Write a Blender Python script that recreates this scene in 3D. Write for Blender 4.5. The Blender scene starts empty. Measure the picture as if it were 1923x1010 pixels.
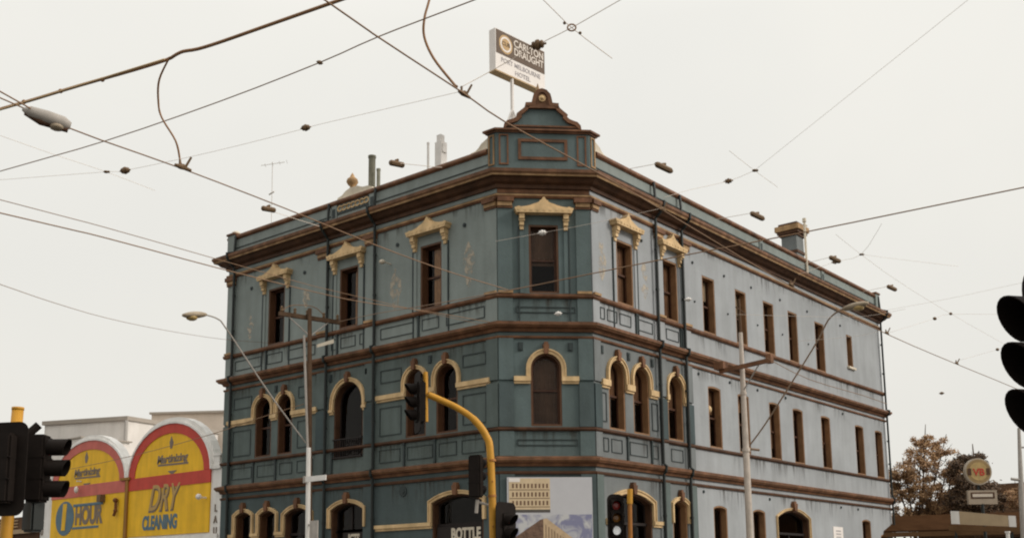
import bpy, bmesh, math, random
from mathutils import Vector, Matrix, noise
random.seed(7)
scene = bpy.context.scene
COL = scene.collection
# ------------------------------------------------------------------ camera
PITCH, YAW, ROLL = 0.16755, 0.68793, 0.011625
fw = Vector((-math.sin(YAW)*math.cos(PITCH), math.cos(YAW)*math.cos(PITCH), math.sin(PITCH)))
rt = Vector((math.cos(YAW), math.sin(YAW), 0.0))
dn = fw.cross(rt)
c_, s_ = math.cos(ROLL), math.sin(ROLL)
r2, d2 = rt*c_ + dn*s_, rt*(-s_) + dn*c_
cam = bpy.data.cameras.new('camera')
cam.sensor_width = 36.0
cam.sensor_fit = 'HORIZONTAL'
cam.lens = 2042.3/1923*36
cam.shift_x = (961.5-965.1)/1923
cam.shift_y = (752.3-505)/1923
cam.clip_start, cam.clip_end = 0.1, 3000
co = bpy.data.objects.new('camera', cam)
COL.objects.link(co)
m = Matrix.Identity(4)
for i in range(3):
    m[i][0], m[i][1], m[i][2] = r2[i], -d2[i], -fw[i]
m[2][3] = 1.6
co.matrix_world = m
scene.camera = co
# ------------------------------------------------------------------ sky and sun
SUN_EL, SUN_AZ = 30.0, 27.0        # azimuth measured from +x towards +y
world = bpy.data.worlds.new("World")
scene.world = world
world.use_nodes = True
wn, wl = world.node_tree.nodes, world.node_tree.links
wn.clear()
wout = wn.new('ShaderNodeOutputWorld')
add = wn.new('ShaderNodeAddShader')
bg1 = wn.new('ShaderNodeBackground'); bg2 = wn.new('ShaderNodeBackground')
sky = wn.new('ShaderNodeTexSky'); sky.sky_type = 'NISHITA'; sky.sun_disc = False
sky.sun_elevation = math.radians(SUN_EL); sky.sun_rotation = math.radians(90-SUN_AZ)
sky.dust_density = 6; sky.air_density = 0.6; sky.ozone_density = 0.5
bg1.inputs[1].default_value = 0.006
tc = wn.new('ShaderNodeTexCoord'); sx = wn.new('ShaderNodeSeparateXYZ')
ramp = wn.new('ShaderNodeValToRGB')
ramp.color_ramp.elements[0].position = 0.0; ramp.color_ramp.elements[0].color = (.805,.785,.725,1)
ramp.color_ramp.elements[1].position = 1.0; ramp.color_ramp.elements[1].color = (1.5,1.5,1.46,1)
e = ramp.color_ramp.elements.new(0.30); e.color = (.85,.833,.775,1)
e = ramp.color_ramp.elements.new(0.48); e.color = (.885,.868,.81,1)
wl.new(tc.outputs['Generated'], sx.inputs[0]); wl.new(sx.outputs[2], ramp.inputs[0])
wl.new(sky.outputs[0], bg1.inputs[0]); cn = wn.new('ShaderNodeTexNoise'); cn.inputs['Scale'].default_value = 2.2; cn.inputs['Detail'].default_value = 4; cn.inputs['Roughness'].default_value = .55
cr = wn.new('ShaderNodeValToRGB'); cr.color_ramp.elements[0].position = .35; cr.color_ramp.elements[1].position = .65
cr.color_ramp.elements[0].color = (.945,.952,.962,1); cr.color_ramp.elements[1].color = (1.0,1.0,1.0,1)
cm = wn.new('ShaderNodeMix'); cm.data_type = 'RGBA'; cm.blend_type = 'MULTIPLY'; cm.inputs[0].default_value = 1
wl.new(tc.outputs['Generated'], cn.inputs['Vector']); wl.new(cn.outputs['Fac'], cr.inputs[0])
wl.new(ramp.outputs[0], cm.inputs[6]); wl.new(cr.outputs[0], cm.inputs[7]); wl.new(cm.outputs[2], bg2.inputs[0])
wl.new(bg1.outputs[0], add.inputs[0]); wl.new(bg2.outputs[0], add.inputs[1]); wl.new(add.outputs[0], wout.inputs[0])
sun = bpy.data.lights.new('sun', 'SUN'); sun.energy = 2.0; sun.angle = math.radians(16); sun.color = (1.0,.95,.88)
so = bpy.data.objects.new('sun', sun); COL.objects.link(so)
sd = Vector((math.cos(math.radians(SUN_EL))*math.cos(math.radians(SUN_AZ)), math.cos(math.radians(SUN_EL))*math.sin(math.radians(SUN_AZ)), math.sin(math.radians(SUN_EL))))
so.rotation_euler = sd.to_track_quat('Z', 'Y').to_euler()
so.location = (20, 10, 40)
vs = scene.view_settings
vs.view_transform = 'Standard'; vs.look = 'None'; vs.exposure = 0.0; vs.gamma = 1.0; vs.use_curve_mapping = False
scene.cycles.filter_width = 2.1
scene.cycles.max_bounces = 6
scene.cycles.transparent_max_bounces = 12

# ------------------------------------------------------------------ materials
MATS = {}
def mat(name, col, rough=.75, var=.12, scale=1.6, streak=0.0, bump=0.0, spec=.25, metal=0.0, emit=0.0, alt=None):
    if name in MATS: return MATS[name]
    m = bpy.data.materials.new(name); m.use_nodes = True
    n, l = m.node_tree.nodes, m.node_tree.links
    b = n['Principled BSDF']
    b.inputs['Roughness'].default_value = rough
    b.inputs['Metallic'].default_value = metal
    b.inputs['Specular IOR Level'].default_value = spec
    t = n.new('ShaderNodeTexCoord')
    nz = n.new('ShaderNodeTexNoise'); nz.inputs['Scale'].default_value = scale; nz.inputs['Detail'].default_value = 8; nz.inputs['Roughness'].default_value = .65
    l.new(t.outputs['Object'], nz.inputs['Vector'])
    rp = n.new('ShaderNodeValToRGB')
    rp.color_ramp.elements[0].position = .28; rp.color_ramp.elements[1].position = .72
    a = alt if alt else tuple(c*(1-var) for c in col)
    rp.color_ramp.elements[0].color = (*a, 1)
    rp.color_ramp.elements[1].color = (*(tuple(min(1, c*(1+var)) for c in col)), 1)
    l.new(nz.outputs['Fac'], rp.inputs[0])
    out = rp.outputs[0]
    if streak:
        mp = n.new('ShaderNodeMapping'); mp.inputs['Scale'].default_value = (1.5, 1.5, .22)
        l.new(t.outputs['Object'], mp.inputs[0])
        n2 = n.new('ShaderNodeTexNoise'); n2.inputs['Scale'].default_value = 2.0; n2.inputs['Detail'].default_value = 6
        l.new(mp.outputs[0], n2.inputs['Vector'])
        r3 = n.new('ShaderNodeValToRGB'); r3.color_ramp.elements[0].position = .38; r3.color_ramp.elements[1].position = .66
        r3.color_ramp.elements[0].color = (1-streak, 1-streak*1.05, 1-streak*1.15, 1); r3.color_ramp.elements[1].color = (1,1,1,1)
        l.new(n2.outputs['Fac'], r3.inputs[0])
        mx = n.new('ShaderNodeMix'); mx.data_type = 'RGBA'; mx.blend_type = 'MULTIPLY'; mx.inputs[0].default_value = 1
        l.new(out, mx.inputs[6]); l.new(r3.outputs[0], mx.inputs[7]); out = mx.outputs[2]
    l.new(out, b.inputs['Base Color'])
    if emit:
        b.inputs['Emission Color'].default_value = (*col, 1); b.inputs['Emission Strength'].default_value = emit
    if bump:
        bp = n.new('ShaderNodeBump'); bp.inputs['Strength'].default_value = bump; bp.inputs['Distance'].default_value = .02
        n4 = n.new('ShaderNodeTexNoise'); n4.inputs['Scale'].default_value = 14; n4.inputs['Detail'].default_value = 6
        l.new(t.outputs['Object'], n4.inputs['Vector'])
        l.new(n4.outputs['Fac'], bp.inputs['Height']); l.new(bp.outputs[0], b.inputs['Normal'])
    MATS[name] = m
    return m
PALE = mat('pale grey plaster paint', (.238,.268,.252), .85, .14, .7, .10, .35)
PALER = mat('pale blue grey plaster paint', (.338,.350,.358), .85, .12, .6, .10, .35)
TEALM = mat('mid teal paint with street shade', (.116,.143,.134), .8, .16, 1.0, .16, .35)  # middle storey teal, its colour deepened for shade from buildings opposite
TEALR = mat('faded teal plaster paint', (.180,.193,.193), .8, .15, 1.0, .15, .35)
TEALD = mat('dark teal paint with street shade', (.078,.102,.102), .8, .16, 1.0, .15, .35)  # dark teal with more of the street shade mixed in for the ground storey
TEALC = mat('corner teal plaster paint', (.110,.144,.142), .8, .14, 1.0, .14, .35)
TEALK = mat('deep teal pilaster paint', (.058,.080,.082), .75, .15, 1.2, .15, .3)
LINE = mat('very dark teal gloss paint', (.035,.046,.045), .5, .15)
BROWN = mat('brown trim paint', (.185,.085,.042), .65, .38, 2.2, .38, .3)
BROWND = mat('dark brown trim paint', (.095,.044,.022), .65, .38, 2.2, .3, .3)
TAN = mat('tan trim and highlight paint', (.42,.26,.13), .65, .3, 3, .4, .2)  # tan trim, also used to paint highlights along the cornices
CREAM = mat('cream trim paint', (.70,.49,.26), .65, .2, 3, .25, .2)
CREAML = mat('pale cream render', (.66,.58,.46), .75, .12, 2, .15, .2)
WOODL = mat('sunlit tan brown joinery', (.27,.145,.07), .5, .2, 4, .15)  # lighter copy of the window joinery with sunlight in its colour
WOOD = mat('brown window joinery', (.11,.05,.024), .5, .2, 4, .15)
SASH = mat('dark sash paint', (.07,.03,.016), .45, .2, 4)
CURTD = mat('dusty brown blind', (.20,.135,.10), .9, .35, 2, .3)
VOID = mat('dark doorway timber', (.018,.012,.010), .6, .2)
CURT = mat('beige curtain cloth', (.72,.50,.33), .9, .2, 6, .3)
CURTB = mat('brown blind cloth', (.30,.19,.13), .9, .3, 3, .3)
PIPE = mat('dark green downpipe paint', (.020,.024,.022), .5, .2)
ROOFM = mat('grey sheet roofing', (.2,.2,.19), .6, .2)
BLACK = mat('matt black signal paint', (.013,.009,.007), .7, .25, 5, spec=.12)
YEL = mat('yellow signal pole paint', (.56,.275,.032), .5, .12, 5, .12)
ORNG = mat('weathered orange yellow paint', (.38,.15,.03), .5, .15, 5, .12)
GALV = mat('galvanised grey steel', (.40,.36,.32), .55, .15, 6, .15)
WHITE = mat('white sheet paint', (.78,.74,.69), .6, .06, 3, .08)
TIMB = mat('weathered pole timber', (.12,.07,.04), .85, .25, 5, .3, .3)
WIREM = mat('weathered copper wire', (.25,.145,.08), .6, .15)
WIREF = mat('pale oxidised wire', (.78,.66,.55), .6, .1)
FEEDM = mat('brown feeder cable', (.27,.14,.065), .6, .25, 12)
BLOCK = mat('weathered brown insulator', (.15,.09,.045), .6, .3, 20)
PORC = mat('white porcelain', (.75,.7,.64), .3, .05)
LENSR = mat('dark red lens', (.16,.012,.008), .2, .1, spec=.5)
LENSA = mat('dark amber lens', (.15,.06,.008), .2, .1, spec=.5)
LENSG = mat('dark green lens', (.01,.08,.045), .2, .1, spec=.5)
LENSW = mat('lit white lens', (.8,.8,.78), .3, .02, emit=.3)
ALU = mat('weathered lamp aluminium', (.34,.27,.19), .5, .2, 8)
BOWL = mat('yellowed lamp bowl', (.42,.29,.12), .35, .15, 8)
GOLDY = mat('golden yellow sign paint', (.84,.48,.016), .55, .10, 1.4, .16)
SIGRED = mat('faded red sign paint', (.52,.062,.042), .6, .14, 1.6, .08)
SIGRED2 = mat('faded pink red sign paint', (.56,.14,.11), .6, .14, 1.6, .08)
SLATE = mat('slate blue sign paint', (.10,.165,.21), .6, .12, 3)
INK = mat('grey brown sign lettering', (.20,.155,.12), .6, .15, 4)
SIGWH = mat('cleaner shop white render', (.80,.77,.73), .7, .08, 2, .12)
SIGBR = mat('brown sign panel', (.10,.058,.03), .55, .15, 3)
SIGGOLD = mat('gold emblem paint', (.48,.30,.12), .5, .2, 8)
SIGIVO = mat('ivory sign panel', (.78,.72,.67), .55, .06, 3)
SIGTXT = mat('ivory raised lettering', (.66,.58,.50), .5, .1)
SIGGREY = mat('grey blue sign lettering', (.33,.30,.30), .5, .15)
SIGTAN = mat('tan sign underside', (.46,.31,.16), .6, .15)
ASPH = mat('asphalt', (.07,.068,.064), .9, .2, 8, bump=.3)
PAVE = mat('concrete footpath', (.30,.28,.25), .9, .12, 3)
def glass_mat():
    m = bpy.data.materials.new('dark window glass'); m.use_nodes = True
    n, l = m.node_tree.nodes, m.node_tree.links
    n.clear()
    o = n.new('ShaderNodeOutputMaterial'); t = n.new('ShaderNodeBsdfTransparent'); g = n.new('ShaderNodeBsdfGlossy'); f = n.new('ShaderNodeFresnel'); x = n.new('ShaderNodeMixShader')
    t.inputs[0].default_value = (.72,.66,.6,1); g.inputs['Roughness'].default_value = .06; g.inputs[0].default_value = (.75,.72,.7,1); f.inputs[0].default_value = 1.3
    l.new(f.outputs[0], x.inputs[0]); l.new(t.outputs[0], x.inputs[1]); l.new(g.outputs[0], x.inputs[2]); l.new(x.outputs[0], o.inputs[0])
    return m
GLASS = glass_mat()
def stain_mat():
    m = bpy.data.materials.new('peeling paint patch'); m.use_nodes = True
    n, l = m.node_tree.nodes, m.node_tree.links
    b = n['Principled BSDF']; b.inputs['Base Color'].default_value = (.52,.44,.34,1); b.inputs['Roughness'].default_value = .9
    t = n.new('ShaderNodeTexCoord'); z = n.new('ShaderNodeTexNoise'); z.inputs['Scale'].default_value = 5; z.inputs['Detail'].default_value = 8
    r = n.new('ShaderNodeValToRGB'); r.color_ramp.elements[0].position = .42; r.color_ramp.elements[1].position = .60
    r.color_ramp.elements[0].color = (0,0,0,1); r.color_ramp.elements[1].color = (.75,.75,.75,1)
    l.new(t.outputs['Object'], z.inputs['Vector']); l.new(z.outputs['Fac'], r.inputs[0]); l.new(r.outputs[0], b.inputs['Alpha'])
    return m
STAIN = stain_mat()
def leaf_mat(name, c1, c2):
    m = bpy.data.materials.new(name); m.use_nodes = True
    n, l = m.node_tree.nodes, m.node_tree.links
    b = n['Principled BSDF']; b.inputs['Roughness'].default_value = .7
    g = n.new('ShaderNodeNewGeometry'); r = n.new('ShaderNodeValToRGB')
    r.color_ramp.elements[0].color = (*c1,1); r.color_ramp.elements[1].color = (*c2,1)
    l.new(g.outputs['Random Per Island'], r.inputs[0]); l.new(r.outputs[0], b.inputs['Base Color'])
    return m
LEAFA = leaf_mat('autumn olive leaves', (.18,.09,.04), (.55,.33,.16))
LEAFB = leaf_mat('dark brown green leaves', (.04,.022,.012), (.16,.09,.042))

# ------------------------------------------------------------------ object helpers
def link(name, me, mats, parent=None):
    o = bpy.data.objects.new(name, me); COL.objects.link(o)
    for mm in (mats if isinstance(mats, (list, tuple)) else [mats]): me.materials.append(mm)
    if parent is not None: o.parent = parent
    return o
def obj(name, bm, mats, parent=None, smooth=False, normals=True):
    """bm is in world coordinates (root things are unrotated unless built locally)"""
    if normals: bmesh.ops.recalc_face_normals(bm, faces=bm.faces[:])
    if smooth:
        for f in bm.faces: f.smooth = True
    me = bpy.data.meshes.new(name); bm.to_mesh(me); bm.free()
    off = Vector((0,0,0)); p = parent
    while p is not None:
        off += p.location; p = p.parent
    o = link(name, me, mats, parent)
    if parent is not None:
        me.transform(Matrix.Translation(-off))
    else:
        if len(me.vertices):
            c = Vector((0,0,0)); zmin = 1e9
            for v in me.vertices: c += v.co; zmin = min(zmin, v.co.z)
            c /= len(me.vertices); c.z = zmin
            me.transform(Matrix.Translation(-c)); o.location = c
    return o
def tag(o, label, cat, group=None, kind=None):
    o['label'] = label; o['category'] = cat
    if group: o['group'] = group
    if kind: o['kind'] = kind
    return o
def thing(name, label, cat, loc, group=None):
    o = bpy.data.objects.new(name, None); COL.objects.link(o)
    o.empty_display_size = .3
    o.location = loc
    return tag(o, label, cat, group)
def struct(o): o['kind'] = 'structure'; return o
def box(bm, x0, x1, y0, y1, z0, z1, mi=0):
    v = [bm.verts.new((x,y,z)) for z in (z0,z1) for y in (y0,y1) for x in (x0,x1)]
    for q in ((0,1,3,2),(4,6,7,5),(0,4,5,1),(2,3,7,6),(0,2,6,4),(1,5,7,3)):
        bm.faces.new([v[i] for i in q]).material_index = mi
def hexa(bm, P, mi=0):
    """8 points: bottom ring 4 then top ring 4"""
    v = [bm.verts.new(p) for p in P]
    for q in ((3,2,1,0),(4,5,6,7),(0,1,5,4),(1,2,6,5),(2,3,7,6),(3,0,4,7)):
        bm.faces.new([v[i] for i in q]).material_index = mi
def tube(bm, pts, rad, seg=8, cap=True, mi=0):
    pts = [Vector(p) for p in pts]
    rads = rad if isinstance(rad, (list, tuple)) else [rad]*len(pts)
    rings = []
    ref = None
    for i, p in enumerate(pts):
        t = (pts[min(i+1, len(pts)-1)] - pts[max(i-1, 0)]).normalized()
        if ref is None:
            ref = Vector((0,0,1)) if abs(t.z) < .9 else Vector((1,0,0))
        a = t.cross(ref).normalized(); b = t.cross(a).normalized(); ref = -b if False else ref
        rings.append([bm.verts.new(p + (a*math.cos(k*2*math.pi/seg) + b*math.sin(k*2*math.pi/seg))*rads[i]) for k in range(seg)])
    for i in range(len(rings)-1):
        for k in range(seg):
            bm.faces.new((rings[i][k], rings[i][(k+1)%seg], rings[i+1][(k+1)%seg], rings[i+1][k])).material_index = mi
    if cap:
        bm.faces.new(rings[0][::-1]).material_index = mi; bm.faces.new(rings[-1]).material_index = mi
def smoothpts(P, n=4):
    P = [Vector(p) for p in P]; out = []
    for i in range(len(P)-1):
        p0 = P[max(i-1,0)]; p1 = P[i]; p2 = P[i+1]; p3 = P[min(i+2,len(P)-1)]
        for k in range(n):
            t = k/n
            out.append(.5*((2*p1)+(p2-p0)*t+(2*p0-5*p1+4*p2-p3)*t*t+(3*p1-p0-3*p2+p3)*t*t*t))
    out.append(P[-1]); return out
def ball(bm, c, r, sq=(1,1,1), sub=2, mi=0):
    g = bmesh.ops.create_icosphere(bm, subdivisions=sub, radius=1)
    for v in g['verts']: v.co = Vector((v.co.x*r*sq[0]+c[0], v.co.y*r*sq[1]+c[1], v.co.z*r*sq[2]+c[2]))
    for f in {f for v in g['verts'] for f in v.link_faces}: f.material_index = mi; f.smooth = True

# ------------------------------------------------------------------ hotel coordinate system
AX, AY = -19.37, 22.91            # left corner of the splayed entrance
BX, BY = -17.46, 24.81            # right corner
LE, RE, CW = 12.73, 22.13, 2.69   # facade lengths
H = math.sqrt(.5)
def PL(s, z, o=0.0): return Vector((AX - s, AY - o, z))
def PR(s, z, o=0.0): return Vector((BX + o, BY + s, z))
def PC(s, z, o=0.0): return Vector((AX + s*H + o*H, AY + s*H - o*H, z))
FAC = {'L': PL, 'C': PC, 'R': PR}
def fbox(bm, F, s0, s1, z0, z1, o0, o1, mi=0):
    P = FAC[F]
    hexa(bm, [P(s0,z0,o0), P(s1,z0,o0), P(s1,z0,o1), P(s0,z0,o1), P(s0,z1,o0), P(s1,z1,o0), P(s1,z1,o1), P(s0,z1,o1)], mi)
def prism(bm, F, poly, o0, o1, mi=0):
    P = FAC[F]
    a = [bm.verts.new(P(s,z,o0)) for s,z in poly]; b = [bm.verts.new(P(s,z,o1)) for s,z in poly]
    n = len(poly)
    fs = [bm.faces.new(a), bm.faces.new(b[::-1])] + [bm.faces.new((a[i], b[i], b[(i+1)%n], a[(i+1)%n])) for i in range(n)]
    for f in fs: f.material_index = mi
def inset(poly, d):
    """offset a CCW polygon outwards by d (negative = inwards)"""
    n = len(poly); out = []
    for i in range(n):
        p0 = Vector(poly[i-1]); p1 = Vector(poly[i]); p2 = Vector(poly[(i+1)%n])
        e1 = (p1-p0).normalized(); e2 = (p2-p1).normalized()
        n1 = Vector((e1.y,-e1.x)); n2 = Vector((e2.y,-e2.x))
        mm = n1+n2; k = d*2/max(.2, mm.dot(mm))
        out.append((p1.x+mm.x*k, p1.y+mm.y*k))
    return out
def ring(bm, F, inner, outer, o0, o1, i0=0, i1=None, mi=0):
    """solid band between two polylines of equal count, from index i0 to i1 (open) or closed when i1 is None"""
    P = FAC[F]; n = len(inner)
    idx = list(range(n)) if i1 is None else list(range(i0, i1+1))
    def mk(poly, o): return [bm.verts.new(P(poly[i][0], poly[i][1], o)) for i in idx]
    a, b, c, d = mk(inner,o0), mk(outer,o0), mk(outer,o1), mk(inner,o1)
    m_ = len(idx); rng = range(m_) if i1 is None else range(m_-1)
    for k in rng:
        j = (k+1) % m_
        for u, w in ((a,b),(b,c),(c,d),(d,a)):
            bm.faces.new((u[k], u[j], w[j], w[k])).material_index = mi
    if i1 is not None:
        bm.faces.new((a[0],b[0],c[0],d[0])); bm.faces.new((a[-1],d[-1],c[-1],b[-1]))
def opening(s0, s1, z0, z1, kind='rect', rise=0.0):
    """CCW outline (s right, z up): bottom-left, bottom-right, then up the right side, over the head, down the left"""
    if kind == 'rect': return [(s0,z0),(s1,z0),(s1,z1),(s0,z1)]
    c = (s0+s1)/2; w = (s1-s0)/2; zs = z1-rise
    pts = [(s0,z0),(s1,z0)]
    N = 14
    if kind == 'semi':
        for k in range(N+1):
            t = math.pi*k/N; pts.append((c+w*math.cos(t), zs+rise*math.sin(t)))
    else:
        R = (w*w+rise*rise)/(2*rise); a = math.asin(min(1,w/R)); zc = z1-R
        for k in range(N+1):
            t = a - 2*a*k/N; pts.append((c+R*math.sin(t), zc+R*math.cos(t)))
    return pts
def wall_region(bm, F, s0, s1, z0, z1, holes, mi, depth=.32):
    P = FAC[F]; n0 = {'L': Vector((0,-1,0)), 'R': Vector((1,0,0)), 'C': Vector((H,-H,0))}[F]
    edges = []
    def loop(pts):
        vv = [bm.verts.new(P(s,z)) for s,z in pts]
        ee = [bm.edges.new((vv[i], vv[(i+1)%len(vv)])) for i in range(len(vv))]
        edges.extend(ee); return vv
    loop([(s0,z0),(s1,z0),(s1,z1),(s0,z1)])
    hv = [loop(h) for h in holes]
    r = bmesh.ops.triangle_fill(bm, edges=edges, use_beauty=True, use_dissolve=False, normal=n0)
    for g in r['geom']:
        if isinstance(g, bmesh.types.BMFace):
            g.material_index = mi
            g.normal_update()
            if g.normal.dot(n0) < 0: g.normal_flip()
    for vv, h in zip(hv, holes):
        bv = [bm.verts.new(P(s,z,-depth)) for s,z in h]
        cs = sum(p[0] for p in h)/len(h); cz = sum(p[1] for p in h)/len(h); cen = P(cs, cz)
        for i in range(len(h)):
            j = (i+1) % len(h)
            f = bm.faces.new((vv[i], vv[j], bv[j], bv[i])); f.material_index = mi
            f.normal_update()
            if f.normal.dot(cen - f.calc_center_median()) < 0: f.normal_flip()
def footprint(o, ls=LE, rs=RE, ends=True):
    """points of the moulding path at outward offset o"""
    A_ = Vector((AX + .4142*o, AY - o)); B_ = Vector((BX + o, BY - .4142*o))
    pts = [Vector((AX-ls-(o if ends else 0), AY-o)), A_, B_, Vector((BX+o, BY+rs+(o if ends else 0)))]
    if ends:
        pts = [Vector((AX-ls-o, AY+1.6))] + pts + [Vector((BX-1.6, BY+rs+o))]
    return pts
def sweep(bm, prof, ls=LE, rs=RE, ends=True, mis=None):
    rows = [[bm.verts.new((p.x,p.y,z)) for p in footprint(o, ls, rs, ends)] for o,z in prof]
    n = len(prof)
    for i in range(n):
        a, b = rows[i], rows[(i+1)%n]
        for k in range(len(a)-1):
            bm.faces.new((a[k], a[k+1], b[k+1], b[k])).material_index = (mis[i] if mis else 0)
    bm.faces.new([r[0] for r in rows]); bm.faces.new([r[-1] for r in rows][::-1])

hotel = thing('corner_hotel', 'three storey teal and grey Victorian corner hotel with brown cornices and cream arches', 'hotel', (-18.4, 23.9, 0))
# ---- window tables  (s0, s1, z0, z1, kind, rise)
W3L = [(9.54,10.42,9.80,11.80), (5.86,6.74,9.80,11.80), (2.20,3.08,9.80,11.80)]
W3C = [(.90,1.76,9.80,11.83)]
W3R = [(1.32,2.20,9.80,11.77), (3.88,4.80,9.80,11.77), (6.40,7.24,9.80,11.75), (8.70,9.50,9.80,11.75), (10.82,11.66,9.80,11.75), (12.86,13.66,9.80,11.76), (15.25,16.12,9.80,11.78), (18.36,18.96,10.42,11.78)]
A2L = [(10.10,10.98,5.97,8.02), (9.00,9.76,5.97,8.0), (2.84,3.68,5.97,8.02), (1.56,2.42,5.97,8.02)]
D2L = (5.56,6.92,5.58,8.02)
A2C = [(.90,1.78,5.97,8.04)]
A2R = [(.74,1.58,5.97,8.02), (2.01,2.88,5.97,8.02), (3.96,4.86,5.97,8.02)]
W2R = [(6.50,7.36,5.96,8.02), (8.55,9.36,5.96,8.02), (10.90,11.75,5.94,8.02), (12.83,13.70,5.94,8.02), (15.33,16.19,5.94,8.02), (18.68,19.58,5.94,8.01), (20.83,21.67,5.95,8.0)]
G1L = [(11.0,11.90,1.3,4.16), (9.71,10.59,1.3,4.15), (7.93,9.25,.1,4.16), (5.46,6.98,.1,4.19), (.60,2.57,.1,4.18)]
G1R = [(.71,2.85,.1,4.18), (4.02,4.88,1.3,4.12)]
P1R = [(6.55,7.45,1.3,4.08), (9.27,10.19,1.3,4.08), (18.81,19.72,1.6,4.10), (20.74,21.53,1.0,3.55)]
D1R = (11.08,13.70,.1,4.17)
def op(w, k='rect', rise=0): return opening(w[0], w[1], w[2], w[3], k, rise)
def semi(w): return op(w, 'semi', (w[1]-w[0])/2)
def seg(w, r=.2): return op(w, 'seg', r)
wb = bmesh.new()
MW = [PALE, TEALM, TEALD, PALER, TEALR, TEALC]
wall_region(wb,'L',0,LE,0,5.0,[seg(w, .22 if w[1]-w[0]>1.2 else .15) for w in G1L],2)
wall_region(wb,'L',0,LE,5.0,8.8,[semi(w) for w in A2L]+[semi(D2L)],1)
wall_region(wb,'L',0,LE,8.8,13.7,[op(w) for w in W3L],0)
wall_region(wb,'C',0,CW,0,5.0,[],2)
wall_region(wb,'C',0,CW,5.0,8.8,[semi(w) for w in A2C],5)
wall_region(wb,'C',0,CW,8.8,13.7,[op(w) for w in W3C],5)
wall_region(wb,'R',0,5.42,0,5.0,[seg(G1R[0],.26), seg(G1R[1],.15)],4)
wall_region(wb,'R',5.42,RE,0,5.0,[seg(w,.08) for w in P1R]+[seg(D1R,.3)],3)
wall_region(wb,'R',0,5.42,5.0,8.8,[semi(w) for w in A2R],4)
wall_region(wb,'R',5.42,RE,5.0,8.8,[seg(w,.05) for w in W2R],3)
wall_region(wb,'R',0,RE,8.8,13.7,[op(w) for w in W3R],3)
obj('wall', wb, MW, hotel, normals=False)
# side and back walls, roof
bb = bmesh.new()
XL, YB = AX-LE, BY+RE
for quad in ([(XL,AY,0),(XL,YB,0),(XL,YB,13.7),(XL,AY,13.7)], [(XL,YB,0),(BX,YB,0),(BX,YB,13.7),(XL,YB,13.7)]):
    bb.faces.new([bb.verts.new(p) for p in quad])
obj('side_wall', bb, PALE, hotel)
bb = bmesh.new()
bb.faces.new([bb.verts.new(p) for p in ((XL+.05,AY+.3,13.45),(AX,AY+.3,13.45),(BX-.3,BY,13.45),(BX-.3,YB-.05,13.45),(XL+.05,YB-.05,13.45))])
obj('roof', bb, ROOFM, hotel)
# floors inside so that rooms read dark
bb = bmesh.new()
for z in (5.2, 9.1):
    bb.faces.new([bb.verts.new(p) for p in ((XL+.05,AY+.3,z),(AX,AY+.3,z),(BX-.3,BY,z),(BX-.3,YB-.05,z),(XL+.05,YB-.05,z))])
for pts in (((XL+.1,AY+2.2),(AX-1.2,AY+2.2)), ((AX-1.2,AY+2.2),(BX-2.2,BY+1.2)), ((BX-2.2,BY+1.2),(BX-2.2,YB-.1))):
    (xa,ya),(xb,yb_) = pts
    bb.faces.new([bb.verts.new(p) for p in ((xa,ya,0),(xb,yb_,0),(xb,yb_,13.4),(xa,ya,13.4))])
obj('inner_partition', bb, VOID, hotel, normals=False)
# ---- mouldings
def moulding(name, prof, m, **k):
    bm = bmesh.new(); mis = k.pop('mis', None)
    sweep(bm, prof, mis=mis, **k); return obj(name, bm, m, hotel)
moulding('string_course', [(-.02,4.62),(.045,4.62),(.06,4.66),(.06,4.70),(-.02,4.72)], BROWND)
moulding('cornice', [(-.02,4.84),(.06,4.84),(.09,4.92),(.16,4.94),(.19,4.99),(.21,5.00),(.21,5.07),(.05,5.12),(-.02,5.12)], [BROWN,TAN,BROWND], mis=[2,0,0,0,1,0,0,0,0])  # tan edge is a painted highlight
moulding('sill_course', [(-.02,5.83),(.05,5.83),(.09,5.87),(.09,5.93),(-.02,5.95)], BROWND)
moulding('string_course', [(-.02,8.47),(.045,8.47),(.06,8.50),(.06,8.54),(-.02,8.56)], BROWN)
moulding('cornice', [(-.02,8.66),(.06,8.66),(.10,8.74),(.19,8.77),(.22,8.82),(.25,8.83),(.25,8.91),(.06,8.96),(-.02,8.96)], [BROWN,TAN,BROWND], mis=[2,0,0,0,1,0,0,0,0])  # front edge catches light through its tan colour
moulding('sill_course', [(-.02,9.64),(.06,9.64),(.10,9.69),(.10,9.76),(-.02,9.79)], BROWN)
moulding('frieze_string', [(-.02,12.62),(.05,12.62),(.08,12.68),(.08,12.73),(-.02,12.76)], [BROWN,TAN], mis=[0,0,1,0,0])
moulding('top_cornice', [(-.02,12.90),(.08,12.90),(.10,13.00),(.22,13.05),(.30,13.14),(.40,13.17),(.42,13.22),(.44,13.26),(.46,13.27),(.46,13.36),(.10,13.44),(-.02,13.44)], [BROWND,TAN,BROWN], mis=[0,0,0,0,0,1,2,1,2,2,2,2])  # tan strips paint the lit edges of the cornice
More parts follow.
